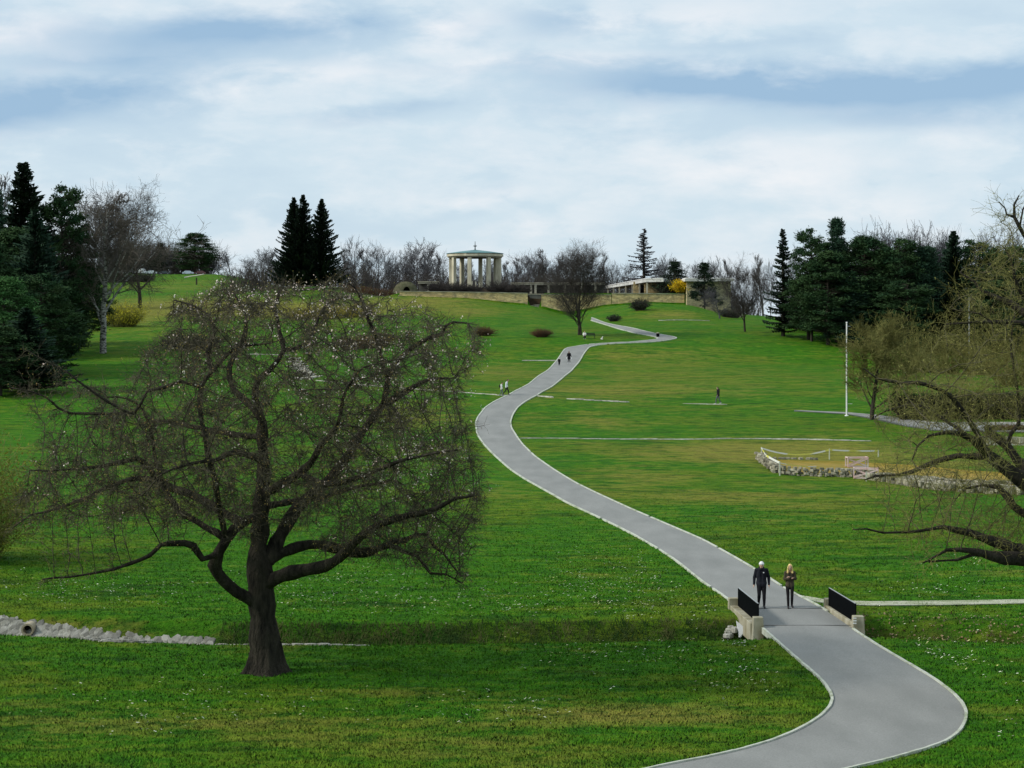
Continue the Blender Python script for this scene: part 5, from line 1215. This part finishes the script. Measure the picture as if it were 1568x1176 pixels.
    tag(mb.build('daisies', mat('daisy_white', (.74,.76,.58), (.66,.62,.22), scale=.6, rough=.8, ramp=(.5,.62))), kind='stuff')
    # dead leaves in the ditch on the right, reeds on the left part
    k = 4200; X = rs.uniform(13.2, 24, k); D = ditch_c(X)+rs.normal(.5, 1.0, k); Z = H(X, D)+.04
    V, Fs = scatter_quads(np.stack([X, D, Z], 1), (.02, .07), rs, .02)
    tag(obj('leaf_litter', mesh_np('leaf_litter', V, Fs, mat('dead_leaves', (.16,.10,.045), (.34,.27,.16), scale=2.5, rough=.9))), kind='stuff')
    k = 12000; X = rs.uniform(-11, 9, k); D = ditch_c(X)+rs.uniform(-.6, 2.3, k); Z = H(X, D); nz = np.interp(X, np.linspace(-12, 10, 90), rs.rand(90)); h = rs.uniform(.10, .30, k)*(.35+.95*nz)
    p0 = np.stack([X, D, Z], 1); p1 = p0+np.stack([rs.normal(0, .4, k)*h, rs.normal(0, .3, k)*h, h], 1)
    V, Fs = prisms(p0, p1, np.full(k, .014), np.full(k, .003), 3)
    tag(obj('ditch_weeds', mesh_np('ditch_weeds', V, Fs, mat('rank_weeds', (.022,.065,.010), (.15,.15,.05), scale=1.1, rough=.85, ramp=(.42,.68)))), kind='stuff')
blades()

# ---------------------------------------------------------------- people
M_SKIN = mat('skin', (.48,.30,.22), rough=.6)
def cap(mb, a, b, ra, rb, n=12):
    """tapered limb piece with round ends"""
    a, b = Vector(a), Vector(b); d = b-a; L_ = d.length
    if L_ < 1e-4: mb.ball(a, ra, 12, 8); return
    d.normalize(); pts, rr = [], []
    for t in (-1, -.8, -.5, 0): pts.append(a+d*t*ra); rr.append(ra*math.sqrt(max(1-t*t, .0004)))
    pts.append((a+b)/2); rr.append((ra+rb)/2)
    for t in (0, .5, .8, 1): pts.append(b+d*t*rb); rr.append(rb*math.sqrt(max(1-t*t, .0004)))
    mb.tube(pts, rr, n)
def fuse(mb, name, m, parent, vox, smooth=2):
    me = mb.mesh('tmp'); o = bpy.data.objects.new('tmp', me); C.objects.link(o)
    r = o.modifiers.new('r', 'REMESH'); r.mode = 'VOXEL'; r.voxel_size = vox
    s = o.modifiers.new('s', 'SMOOTH'); s.iterations = smooth; s.factor = .5
    dg = bpy.context.evaluated_depsgraph_get(); me2 = bpy.data.meshes.new_from_object(o.evaluated_get(dg)); bpy.data.objects.remove(o)
    me2.name = name; me2.materials.clear(); me2.materials.append(m); me2.polygons.foreach_set('use_smooth', np.ones(len(me2.polygons), bool))
    return obj(name, me2, parent)
STAND = dict(head=(0,-.02,1.67), neck=(0,.01,1.50), chest=(0,.02,1.32), waist=(0,.01,1.08), pelvis=(0,.01,.95),
             shL=(-.19,.01,1.44), elL=(-.25,.03,1.15), haL=(-.25,-.06,.90), shR=(.19,.01,1.44), elR=(.25,.03,1.15), haR=(.25,-.06,.90),
             hipL=(-.09,0,.93), knL=(-.10,-.03,.50), anL=(-.10,.03,.09), hipR=(.09,0,.93), knR=(.10,-.03,.50), anR=(.10,.03,.09))
def person(label, loc, rz, Hh, pose=None, top=(.02,.02,.025), legs=(.015,.015,.018), shoe=(.02,.02,.02), hair=(.05,.035,.02), hat=None, coat=0.0, longhair=False, vox=.012, build=1.0, pack=None, hood=False, seated=False, extra=None, group=None, toe=None):
    J = {k: Vector(v) for k, v in {**STAND, **(pose or {})}.items()}; b = build
    s = Hh/1.78; t = thing('person', label, 'person', loc, rz, group); t.scale = (s, s, s)
    # continuous body
    m = MB(); hd = J['head']; m.ball(hd, (.078,.098,.118), 16, 12); m.ball(hd+Vector((0,-.025,-.065)), (.055,.07,.06), 12, 8)
    m.ball(hd+Vector((0,-.102,-.012)), (.013,.018,.022), 8, 6)
    for sx in (-1, 1): m.ball(hd+Vector((sx*.080,.01,-.01)), (.012,.022,.032), 8, 6)
    cap(m, J['neck']+Vector((0,0,-.06)), hd+Vector((0,.02,-.05)), .060, .055)
    sw = .125*b
    def torso(m, g):
        for k in (-1, 1):
            cap(m, J['chest']+Vector((k*.07*b,0,.06)), J['waist']+Vector((k*.055*b,0,0)), sw*.92+g, .105*b+g)
            cap(m, J['waist']+Vector((k*.055*b,0,0)), J['pelvis']+Vector((k*.065*b,0,-.02)), .105*b+g, .118*b+g)
            cap(m, J['neck']+Vector((k*.03,.01,-.07)), J['shL' if k < 0 else 'shR'], .068+g, .066*b+g)
    torso(m, -.012)
    def arm(m, s_, g, hand=True):
        sh, el, ha = J['sh'+s_], J['el'+s_], J['ha'+s_]; wr = ha
        cap(m, sh, el, .056*b+g, .042*b+g); cap(m, el, wr, .043*b+g, .030+g)
        if hand:
            d = (wr-el).normalized(); side = Vector((-d.y, d.x, 0)); side = side.normalized() if side.length > .1 else Vector((0,-1,0))
            if abs(d.z) > .8: side = Vector((0,-1,0))
            nrm = d.cross(side).normalized(); c = wr+d*.055; cap(m, wr+d*.01, c, .028, .034)
            for i, (o, l) in enumerate([(-.030,.062),(-.010,.072),(.011,.068),(.030,.052)]):
                r0 = c+side*(-o)+d*.030; k1 = r0+d*l*.5+nrm*.010*(1 if s_ == 'L' else -1); k2 = k1+d*l*.42+nrm*.024*(1 if s_ == 'L' else -1)
                cap(m, r0-d*.02, k1, .0105, .0095, 8); cap(m, k1, k2, .0095, .008, 8)
            th = c+side*.034-d*.03; cap(m, th-side*.01, th+side*.020+d*.035, .012, .010, 8); cap(m, th+side*.020+d*.035, th+side*.024+d*.062, .010, .008, 8)
    arm(m, 'L', -.010); arm(m, 'R', -.010)
    def leg(m, s_, g, foot=True):
        hp, kn, an = J['hip'+s_], J['kn'+s_], J['an'+s_]
        cap(m, hp, kn, .088*b+g, .055*b+g); cap(m, kn+(an-kn)*.25, an, .054*b+g, .036+g); cap(m, kn, kn+(an-kn)*.3, .052*b+g, .055*b+g)
    leg(m, 'L', -.010); leg(m, 'R', -.010)
    def toes(s_): 
        if toe: return Vector(toe[s_])
        return Vector((.02*(1 if s_ == 'R' else -1), -.19, 0))
    for s_ in 'LR':
        an = J['an'+s_]; cap(m, an+Vector((0,0,-.04)), an+toes(s_)*.8+Vector((0,0,-.055)), .032, .026)
    fuse(m, 'body', M_SKIN, t, min(vox, .011) if vox < .02 else vox)
    m = MB(); torso(m, .012)
    if coat:
        for k in (-1, 1): cap(m, J['pelvis']+Vector((k*.065*b,0,0)), J['pelvis']+(J['kn'+('L' if k < 0 else 'R')]-J['pelvis'])*coat+Vector((k*.03,.0,0)), .128*b, .135*b)
    else:
        for k in (-1, 1): cap(m, J['pelvis']+Vector((k*.06*b,0,.05)), J['pelvis']+Vector((k*.07*b,0,-.05)), .128*b, .130*b)
    arm(m, 'L', .016, False); arm(m, 'R', .016, False)
    if hood: m.ball(J['neck']+Vector((0,.07,.02)), (.13,.10,.09), 12, 8); m.ball(J['neck']+Vector((0,-.02,.0)), (.10,.10,.05), 12, 8)
    fuse(m, 'jacket', mat('jacket', top, tuple(c*1.5+.004 for c in top), scale=6, rough=.9, spec=.08), t, vox)
    m = MB()
    for s_ in 'LR': leg(m, s_, .010)
    for k in (-1, 1): cap(m, J['pelvis']+Vector((k*.06*b,0,.04)), J['pelvis']+Vector((k*.06*b,0,-.05)), .118*b, .112*b)
    fuse(m, 'trousers', mat('trousers', legs, tuple(c*1.5+.003 for c in legs), scale=6, rough=.9, spec=.08), t, vox)
    for s_ in 'LR':
        m = MB(); an = J['an'+s_]; tv = toes(s_); cap(m, an+Vector((0,0,-.015))-tv*.15, an+tv*.35+Vector((0,0,-.035)), .045, .045); cap(m, an+tv*.3+Vector((0,0,-.048)), an+tv*.95+Vector((0,0,-.052)), .042, .036)
        fuse(m, 'shoe', mat('shoe', shoe, rough=.6), t, vox)
    m = MB(); m.ball(hd+Vector((0,.018,.022)), (.088,.100,.112), 14, 10)
    if longhair:
        cap(m, hd+Vector((0,.05,-.02)), hd+Vector((0,.08,-.24)), .085, .075); 
        for k in (-1, 1): cap(m, hd+Vector((k*.075,0,.0)), hd+Vector((k*.095,-.02,-.22)), .032, .040); cap(m, hd+Vector((k*.055,-.04,.07)), hd+Vector((k*.085,-.03,-.05)), .03, .03)
    if hair is not None and not hat or longhair: fuse(m, 'hair', mat('hair', hair, tuple(c*1.6 for c in hair), scale=20, rough=.7), t, max(vox, .01))
    if hat:
        m = MB(); m.ball(hd+Vector((0,.01,.045)), (.096,.112,.098), 16, 10); m.lathe(hd+Vector((0,.005,0)), [(.098,.02),(.104,.03),(.104,.065),(.098,.075)], 16, sy=1.12)
        fuse(m, 'hat', mat('knitted_hat', hat, rough=.9), t, max(vox*.8, .008))
    if vox < .02:
        for sx in (-1, 1):
            m = MB(); m.ball(hd+Vector((sx*.030,-.090,.012)), (.011,.008,.007), 8, 6); m.build('eye', mat('eye', (.02,.02,.02), rough=.3), t, True)
        m = MB(); m.ball(hd+Vector((0,-.094,-.055)), (.024,.008,.006), 8, 6); m.build('mouth', mat('lips', (.35,.14,.12), rough=.5), t, True)
    if pack:
        m = MB(); m.ball(J['chest']+Vector((0,.19,-.07)), (.15,.12,.22), 12, 8); fuse(m, 'backpack', mat('backpack', pack, rough=.8), t, vox)
    if extra: extra(t, J)
    return t
def foot(px, py, h=H0):
    g = G(px, py, h); g.z += .06+float(lift(g.y)) if False else 0; return g
def on_path(px, py): g = G(px, py); g.z = hz(g.x, g.y, H0)+float(lift(g.y))+.03; return g
def logo(t, J):
    m = MB(); m.box((.075,-.152,1.37), (.045,.012,.040), rz=0); m.build('chest_badge', M_WHITEP, t)
g = on_path(1166, 932.5)
person('man in white beanie and black hooded jacket walking over the footbridge', g, -.10, 1.82, dict(
    head=(0,-.07,1.65), neck=(0,-.02,1.49), knL=(-.09,-.07,.50), anL=(-.10,.20,.16), hipL=(-.09,0,.93), knR=(.10,-.06,.49), anR=(.10,-.10,.085),
    elL=(-.27,.05,1.15), haL=(-.285,.0,.90), elR=(.28,.05,1.15), haR=(.285,-.04,.90)), top=(.012,.013,.018), legs=(.010,.010,.012), shoe=(.02,.02,.022),
    hair=None, hat=(.72,.72,.72), vox=.011, build=1.10, hood=True, coat=.10, extra=logo)
g = on_path(1209.5, 933.5)
person('woman with long blonde hair and folded arms walking over the footbridge', g, -.05, 1.74, dict(
    head=(0,-.06,1.66), neck=(0,-.01,1.49), shL=(-.165,.0,1.43), shR=(.165,0,1.43), elL=(-.22,-.04,1.17), haL=(.02,-.19,1.22), elR=(.22,-.04,1.18), haR=(-.03,-.22,1.27),
    knL=(-.08,-.04,.50), anL=(-.07,-.06,.085), knR=(.08,-.07,.50), anR=(.09,.10,.11)), top=(.050,.042,.028), legs=(.012,.011,.012), shoe=(.03,.025,.025),
    hair=(.55,.41,.16), longhair=True, vox=.011, build=.92)
R90 = math.pi/2
g = foot(775.5, 605.5); person('walker in white and slate jacket striding along the stone edging towards the path', g, R90, 1.80, dict(head=(0,-.16,1.62), neck=(0,-.08,1.46), chest=(0,-.02,1.30),
    shL=(-.19,-.06,1.42), shR=(.19,-.06,1.42), elL=(-.22,.05,1.16), haL=(-.22,-.12,.98), elR=(.22,.05,1.16), haR=(.22,-.14,1.0), knL=(-.09,-.20,.52), anL=(-.10,-.26,.09), knR=(.09,.08,.50), anR=(.10,.42,.16)),
    top=(.50,.54,.56), legs=(.012,.013,.018), vox=.022)
g = foot(768, 606.5); person('smaller walker in grey trousers with black backpack, behind the striding adult', g, R90, 1.52, dict(head=(0,-.10,1.64), elL=(-.22,.02,1.16), haL=(-.2,-.12,1.0), elR=(.22,.02,1.16), haR=(.2,-.12,1.0), knL=(-.09,-.12,.50), anL=(-.10,-.12,.09), knR=(.09,.06,.50), anR=(.1,.24,.12)),
    top=(.62,.62,.60), legs=(.10,.12,.12), shoe=(.3,.3,.32), pack=(.01,.01,.012), vox=.022)
def bags(t, J):
    for s_ in (-1, 1):
        m = MB(); m.box((s_*.36,-.05,.78), (.10,.26,.30)); m.build('shopping_bag', M_WHITEP, t)
g = on_path(871.3, 557.3); person('person in long black coat with white shoes walking on the far path', g, 0, 1.74, dict(elL=(-.27,.0,1.17), haL=(-.33,-.05,.97), elR=(.27,0,1.17), haR=(.33,-.05,.97), anL=(-.15,-.05,.09), anR=(.15,-.02,.09)), top=(.008,.008,.010), legs=(.02,.02,.02), shoe=(.72,.74,.75), hair=(.01,.01,.01), longhair=True, coat=.55, vox=.025, build=1.1, extra=bags)
g = on_path(856.3, 561); person('child in black coat with pale cap at the left kerb of the far path', g, .1, 1.10, dict(head=(0,-.02,1.60)), top=(.008,.008,.010), legs=(.01,.01,.012), hair=(.5,.48,.4), hat=(.60,.62,.52), coat=.2, vox=.03, build=1.45)
g = foot(1099.5, 620.5); g.z += .1; person('lone walker in black hooded top and grey jeans on the right lawn', g, -R90+.35, 1.80, dict(head=(0,-.06,1.66), knL=(-.09,-.16,.51), anL=(-.10,-.22,.09), knR=(.09,.06,.50), anR=(.1,.30,.14), elL=(-.25,.08,1.16), haL=(-.26,.02,.93), elR=(.25,.0,1.16), haR=(.25,-.16,.98)), top=(.012,.012,.014), legs=(.09,.09,.10), shoe=(.6,.6,.6), hood=True, vox=.022, build=1.05)

# ---------------------------------------------------------------- benches, bin, dog
M_BENCH = mat('dark_bench_paint', (.015,.02,.015), rough=.6)
def bench(label, loc, rz, L_=1.7):
    t = thing('park_bench', label, 'bench', loc, rz)
    m = MB()
    for k in range(4): m.box((0, -.18+.12*k, .45), (L_, .10, .035))
    m.build('seat', M_BENCH, t); m = MB()
    for k in range(3): m.box((0, .27+.03*k, .60+.13*k), (L_, .03, .10), rx=-.2)
    m.build('backrest', M_BENCH, t)
    for s_ in (-1, 1):
        m = MB(); x = s_*(L_/2-.12)
        m.bar((x,-.22,.43), (x,.27,.43), .05); m.bar((x,.24,.40), (x,.38,.95), .05); m.bar((x,-.20,.68), (x,.30,.68), .05); m.bar((x,-.20,.43), (x,-.20,.68), .045)
        m.bar((x,.02,.43), (x,.02,.10), .07); m.bar((x,-.30,.06), (x,.34,.06), .07, .08); m.bar((x,-.16,.40), (x,.02,.18), .04); m.build('leg', M_BENCH, t)
    return t
g = G(694.5, 666.5); bench('black bench seen end-on on the lawn left of the path bend', g, R90+.12)
g = G(903, 518.5); bench('dark bench with a seated person under the twin-stemmed tree', g, R90-.5+math.pi/2*.9 if False else .25, 1.9)
g2 = g+Vector((-.85, -.55, 0)); g2.z = hz(g2.x, g2.y)
person('person in white top sitting on the bench under the twin-stemmed tree', g2+Vector((0,.45,-.03)), 0, 1.72, dict(head=(0,-.02,1.25), neck=(0,.03,1.08), chest=(0,.06,.90), waist=(0,.06,.68), pelvis=(0,.05,.55), shL=(-.19,.04,1.02), elL=(-.24,-.02,.76), haL=(-.12,-.24,.66),
    shR=(.19,.04,1.02), elR=(.24,-.02,.76), haR=(.12,-.24,.66), hipL=(-.10,.02,.54), knL=(-.13,-.42,.52), anL=(-.13,-.46,.09), hipR=(.10,.02,.54), knR=(.13,-.42,.52), anR=(.13,-.46,.09)), top=(.66,.64,.60), legs=(.012,.012,.014), shoe=(.6,.6,.6), hair=(.20,.10,.06), vox=.024, build=1.15)
def bin_():
    g = G(1007.3, 516.5); t = thing('litter_bin', 'black litter bin with pale lid at the tip of the path hairpin', 'litter bin', g)
    m = MB(); m.lathe((0,0,0), [(.20,.0),(.25,.06),(.28,.60),(.26,.64)], 16); m.build('bin_body', M_BLACK, t)
    m = MB(); m.lathe((0,0,0), [(.30,.643),(.31,.70),(.20,.78),(.02,.80)], 16); m.build('lid', M_CONC, t)
bin_()
def dog():
    g = G(922, 520); t = thing('dog', 'small white dog sitting on the grass right of the bench', 'dog', g, .9)
    m = MB(); cap(m, (0,.12,.15), (0,-.04,.30), .10, .085); m.ball((0,.12,.12), (.11,.13,.12)); cap(m, (0,-.05,.32), (0,-.08,.42), .06, .055); m.ball((0,-.10,.46), (.065,.075,.065)); cap(m, (0,-.14,.45), (0,-.20,.44), .035, .022)
    for s_ in (-1, 1):
        cap(m, (s_*.055,-.07,.26), (s_*.055,-.09,.12), .035, .024); cap(m, (s_*.055,-.09,.12), (s_*.055,-.08,.025), .024, .020); m.ball((s_*.055,-.105,.02), (.025,.04,.02))
        cap(m, (s_*.09,.12,.10), (s_*.10,-.0,.08), .06, .035); cap(m, (s_*.10,.0,.06), (s_*.10,.10,.03), .03, .022); m.ball((s_*.10,.02,.02), (.025,.05,.02)); cap(m, (s_*.045,-.09,.50), (s_*.055,-.085,.555), .022, .008)
    cap(m, (0,.22,.10), (0,.32,.22), .025, .015); fuse(m, 'coat', mat('white_fur', (.70,.69,.65), rough=.95), t, .012)
dog()

# ---------------------------------------------------------------- poles and posts
def pole(label, px, yb, yt, r, m_, arm=None, name='flagpole'):
    g = G(px, yb); h = (yb-yt)/F*g.y; t = thing(name, label, 'pole', g); m = MB(); m.tube([(0,0,-.2+(h+.2)*i/16) for i in range(17)], [r*(1-.25*i/16) for i in range(17)], 14); m.build('shaft', m_, t)
    m = MB(); m.lathe((0,0,0), [(r*2.4,-.1),(r*2.4,.05),(r*1.2,.09)], 10); m.build('base', m_, t)
    m = MB(); m.lathe((0,0,h), [(r*.7,0),(r*1.1,.03),(r*1.1,.09),(r*.3,.13)], 10); m.build('cap', m_, t)
    if arm: m = MB(); m.bar((0,0,h-.3), (.35,0,h-.3), .03); m.bar((0,0,1.2), (.55,0,1.2), .05); m.build('bracket', m_, t)
pole('tall slim white flagpole standing on the right lawn', 1296.5, 637, 495, .085, M_WHITEP, True)
pole('thin grey pole in front of the dark wood near the right edge', 1484, 562, 457, .10, mat('galvanised_steel', (.30,.31,.31), rough=.5), None, 'steel_pole')
def post(px, yb, h, w, label, m_, name='wooden_post'):
    g = G(px, yb); mb = MB(); mb.box((0,0,h/2-.1), (w, w, h+.2), taper=.92); mb.box((0,0,h+.025), (w*1.25, w*1.25, .05)); tag(mb.build(name, m_, loc=g), label, 'post')
M_WOOD = mat('dark_wood', (.035,.028,.02), (.06,.05,.035), scale=5, rough=.9)
post(249.3, 532, 1.25, .32, 'short dark post on the lawn between birch and brush heap', M_WOOD)
post(301, 436, 2.2, .45, 'dark post on the slope just below the hilltop cars', M_WOOD)
for px, yb, lb in ((121, 534, 'left of the birch foot'), (109, 536, 'at the edge of the left wood')): post(px, yb, 1.0, .35, 'short dark stump '+lb, M_WOOD, 'stump')

# ---------------------------------------------------------------- the fenced excavation
M_RUB = mat('rubble', (.34,.32,.25), (.16,.155,.12), scale=2.5, rough=.95, bump=.03, bscale=12, attr='col')
def rubble(pts, label, w, h, step, seed, courses=3, name='ruined_wall'):
    rs = np.random.RandomState(seed); mb = MB(); p = poly_world(pts, step)
    for a, b in zip(p[:-1], p[1:]):
        d = b-a; rz = math.atan2(d[1], d[0]); n = np.array([-d[1], d[0]])/max(np.linalg.norm(d), 1e-6)
        for c_ in range(courses):
            for j in range(max(1, int(w/.30))):
                q = (a+b)/2+n*(j/max(1, int(w/.30))-.5)*w+rs.normal(0, .04, 2); g_ = rs.uniform(.5, 1.5)
                stone(mb, (q[0]+rs.uniform(-.1, .1), q[1], hz(q[0], q[1])+c_*h/courses+rs.normal(0, .015)+.03), np.linalg.norm(d)*rs.uniform(.6, 1.4), .36*rs.uniform(.8, 1.3), h/courses*.62, rz+rs.normal(0, .2), rs, (g_, g_*.98, g_*.92), rs.randint(4, 7))
    tag(mb.build(name, M_RUB), label, 'ruined wall')
rubble([(1194,725.5),(1225,728),(1270,729.5),(1318,731),(1345,733.5)], 'low dry stone wall along the front of the taped-off excavation', .5, .66, .34, 1, 5)
rubble([(1166,703),(1178,712),(1194,725)], 'low dry stone wall along the left side of the taped-off excavation', .6, .6, .42, 2, 4)
rubble([(1178,702.5),(1215,703),(1255,704)], 'broken back row of stones of the taped-off excavation', .4, .22, .5, 3, 1)
rubble([(1345,734),(1380,738),(1430,747),(1480,752),(1568,756),(1650,758)], 'wide heap of pale rubble stones continuing right of the pink barriers', 2.2, .55, .42, 4, 2)
rubble([(1400,733),(1470,740),(1568,742),(1650,743)], 'back course of rubble stones under the leaning tree', 1.2, .35, .5, 5, 1)
M_EARTH = mat('sandy_earth', (.30,.20,.035), (.19,.16,.02), scale=.8, rough=.95)
surf_strip('earth_patch', [(1180,705),(1220,706),(1290,707),(1380,712),(1500,722),(1640,728)], [(1196,722),(1230,726),(1290,728),(1380,735),(1500,748),(1640,752)], M_EARTH, kind='structure', up=.02)
def barrier_posts():
    S = {}
    for k, (px, yb, yt, lb) in enumerate([(1166,702,685.5,'back left corner'),(1173,711.5,697,'left side, middle'),(1194,728.5,708,'front left corner'),(1270,703.5,688,'middle of the back'),(1326.5,737,723,'front, beside the pink barriers'),(1345,700,690,'right end of the back')]):
        g = G(px, yb); h = (yb-yt)/F*g.y; m = MB(); m.box((0,0,h/2-.05), (.075,.075,h+.1)); m.box((0,0,h+.015), (.09,.09,.03)); tag(m.build('fence_post', mat('unpainted_stake', (.55,.56,.45), rough=.8), loc=g), 'thin pale stake holding barrier tape, '+lb, 'post', 'stakes of the taped-off excavation')
        S[k] = g+Vector((0,0,h-.04))
    M_TAPE = mat('yellow_white_tape', (.62,.60,.12), (.75,.75,.70), scale=.55, rough=.6, ramp=(.46,.50), detail=1)
    def tape(a, b, sag, label, w=.11):
        pts = [a.lerp(b, i/14)+Vector((0,0,-sag*4*(i/14)*(1-i/14))) for i in range(15)]; m = MB()
        for p, q in zip(pts[:-1], pts[1:]): m.bar(p, q, .012, w)
        tag(m.build('barrier_tape', M_TAPE), label, 'tape', 'tapes of the taped-off excavation')
    tape(S[0], S[1], .02, 'short tape at the back left corner of the excavation')
    tape(S[1], S[2], .02, 'tape slanting down the left side of the excavation', .16)
    tape(S[0], S[3], .45, 'long sagging yellow and white tape at the back left')
    tape(S[3], S[5], .05, 'taut yellow tape at the back right, ending under the leaning tree')
    tape(S[2], P(1250, 714, S[2].y+2), .1, 'thin pale tape trailing over the earth from the front corner stake', .05)
barrier_posts()
def barrier(px, yb, label, w=1.7, h=.78, rz=0.0):
    g = G(px, yb); t = thing('wooden_barrier', label, 'barrier', g, rz); mt = M_PINK
    for y in (-.32, .32):
        m = MB()
        m.bar((-w/2,y,h), (w/2,y,h), .08, .11); m.bar((-w/2,y,.06), (w/2,y,.06), .07, .09)
        for x in (-w/2, w/2): m.bar((x,y,0), (x,y,h), .08)
        m.build('frame', mt, t)
        m = MB(); m.bar((-w/2,y-.05,.1), (w/2,y-.05,h-.06), .035, .09); m.bar((-w/2,y+.05,h-.06), (w/2,y+.05,.1), .035, .09); m.build('brace', mt, t)
    m = MB()
    for x in (-w/2, w/2): m.bar((x,-.36,h+.03), (x,.36,h+.03), .08)
    m.build('crosspiece', mt, t)
M_PINK = mat('faded_pink_paint', (.62,.42,.38), (.62,.58,.54), scale=1.6, rough=.85)
barrier(1312, 716, 'faded pink and white trestle barrier standing inside the excavation', 1.55, .75, .08)
barrier(1326, 733, 'faded pink and white trestle barrier tipped against the front wall of the excavation', 1.7, .72, -.2)

# ---------------------------------------------------------------- low wall and kerb lines far right, cars on the hill
def low_wall():
    a = G(1498, 679); b = G(1700, 684); t = MB(); n = 16
    for i in range(n):
        p = a.lerp(b, (i+.5)/n); d = (b-a).length/n; t.box((p.x, p.y, hz(p.x, p.y)+.28), (d*.985, .4, .72))
    tag(t.build('retaining_wall', M_CONC), 'low grey block wall beside the side path at the right edge', 'wall')
low_wall()
edging([(1466,653),(1520,648.5),(1568,649),(1650,650)], 'thin white kerb line in front of the long hedge at the right edge', w=.3, h=.12, step=1.0, seed=21, gap=0)
edging([(1500,681.5),(1568,682),(1650,684)], 'white kerb line at the foot of the low grey block wall', w=.3, h=.12, step=1.0, seed=22, gap=0)
def car(px, py, rz, col, label, van=False, L_=4.2):
    g = G(px, py, H0, 500, 780) if False else P(px, py, 692); g.z = hz(g.x, g.y, H0); t = thing('parked_van' if van else 'parked_car', label, 'van' if van else 'car', g, rz, None)
    pr = [(-.5,.30),(-.5,.72),(-.46,.86),(-.30,.92),(-.17,1.40),(.22,1.42),(.40,.98),(.50,.84),(.5,.30)] if not van else [(-.5,.3),(-.5,1.9),(-.47,2.0),(.22,2.0),(.34,1.15),(.5,1.0),(.5,.3)]
    w = .86 if not van else .98; n = len(pr); V = []
    for y, k in ((-w, 1), (w, 1)):
        V += [(x*L_, y*(1-.16*max(0, z-.9)), z) for x, z in pr]
    Fs = [tuple(range(n)), tuple(range(2*n-1, n-1, -1))]+[(i, (i+1) % n, n+(i+1) % n, n+i) for i in range(n)]
    m = MB(); m.add(V, [f[::-1] for f in Fs]); o = m.build('body', mat('car_paint', col, rough=.35, spec=.5), t); b = o.modifiers.new('b', 'BEVEL'); b.width = .05; b.segments = 2
    gl = mat('car_glass', (.02,.025,.03), rough=.1, spec=.7); m = MB()
    for y in (-1, 1):
        yy = y*(w*.925+.02)
        q = [(-.27,.96),(-.16,1.33),(.20,1.34),(.35,.98)] if not van else [(.02,1.15),(.02,1.75),(.20,1.75),(.29,1.2)]
        m.add([(x*L_, yy, z) for x, z in q]+[(x*L_, yy-y*.05, z) for x, z in q], [(0,1,2,3) if y > 0 else (3,2,1,0), (4,7,6,5), (0,3,7,4), (1,5,6,2), (0,4,5,1), (3,2,6,7)])
    m.build('window', gl, t)
    for x in (-.31, .31):
        for y in (-1, 1):
            m = MB(); m.tube([(x*L_, y*(w-.2), .32), (x*L_, y*(w+.01), .32)], .32, 14); wh = m.build('wheel', mat('tyre', (.015,.015,.015), rough=.8), t)
            m = MB(); m.tube([(x*L_, y*(w+.005), .32), (x*L_, y*(w+.02), .32)], .19, 10); m.build('rim', mat('rim', (.4,.4,.42), rough=.3, metal=.6), wh)
    return t
car(217.5, 421, 1.35, (.78,.78,.78), 'tall white van parked end-on on the hilltop', True, 4.4)
car(232, 421.5, math.pi+.15, (.62,.65,.68), 'silver car parked just right of the white van')
car(252, 421.5, math.pi+.1, (.05,.07,.09), 'dark blue car parked alone right of the silver car')
car(288, 421.5, math.pi, (.45,.52,.60), 'pale blue car parked left of the umbrella pine foot')
car(306, 421.5, .1, (.10,.03,.03), 'dark red car parked under the umbrella pine')
car(344, 421.5, .05, (.66,.68,.70), 'pale grey car at the right end of the hilltop car park')
car(365, 421.5, 0, (.75,.76,.78), 'white car farthest right on the hilltop car park')
car(186, 421.5, .1, (.55,.57,.58), 'light grey car parked left of the white van behind birch twigs')
surf_strip('car_park_kerb', [(282,424.4),(400,424.4)], [(282,426.2),(400,426.2)], M_GRAVEL, kind='structure', up=.05, n=20)
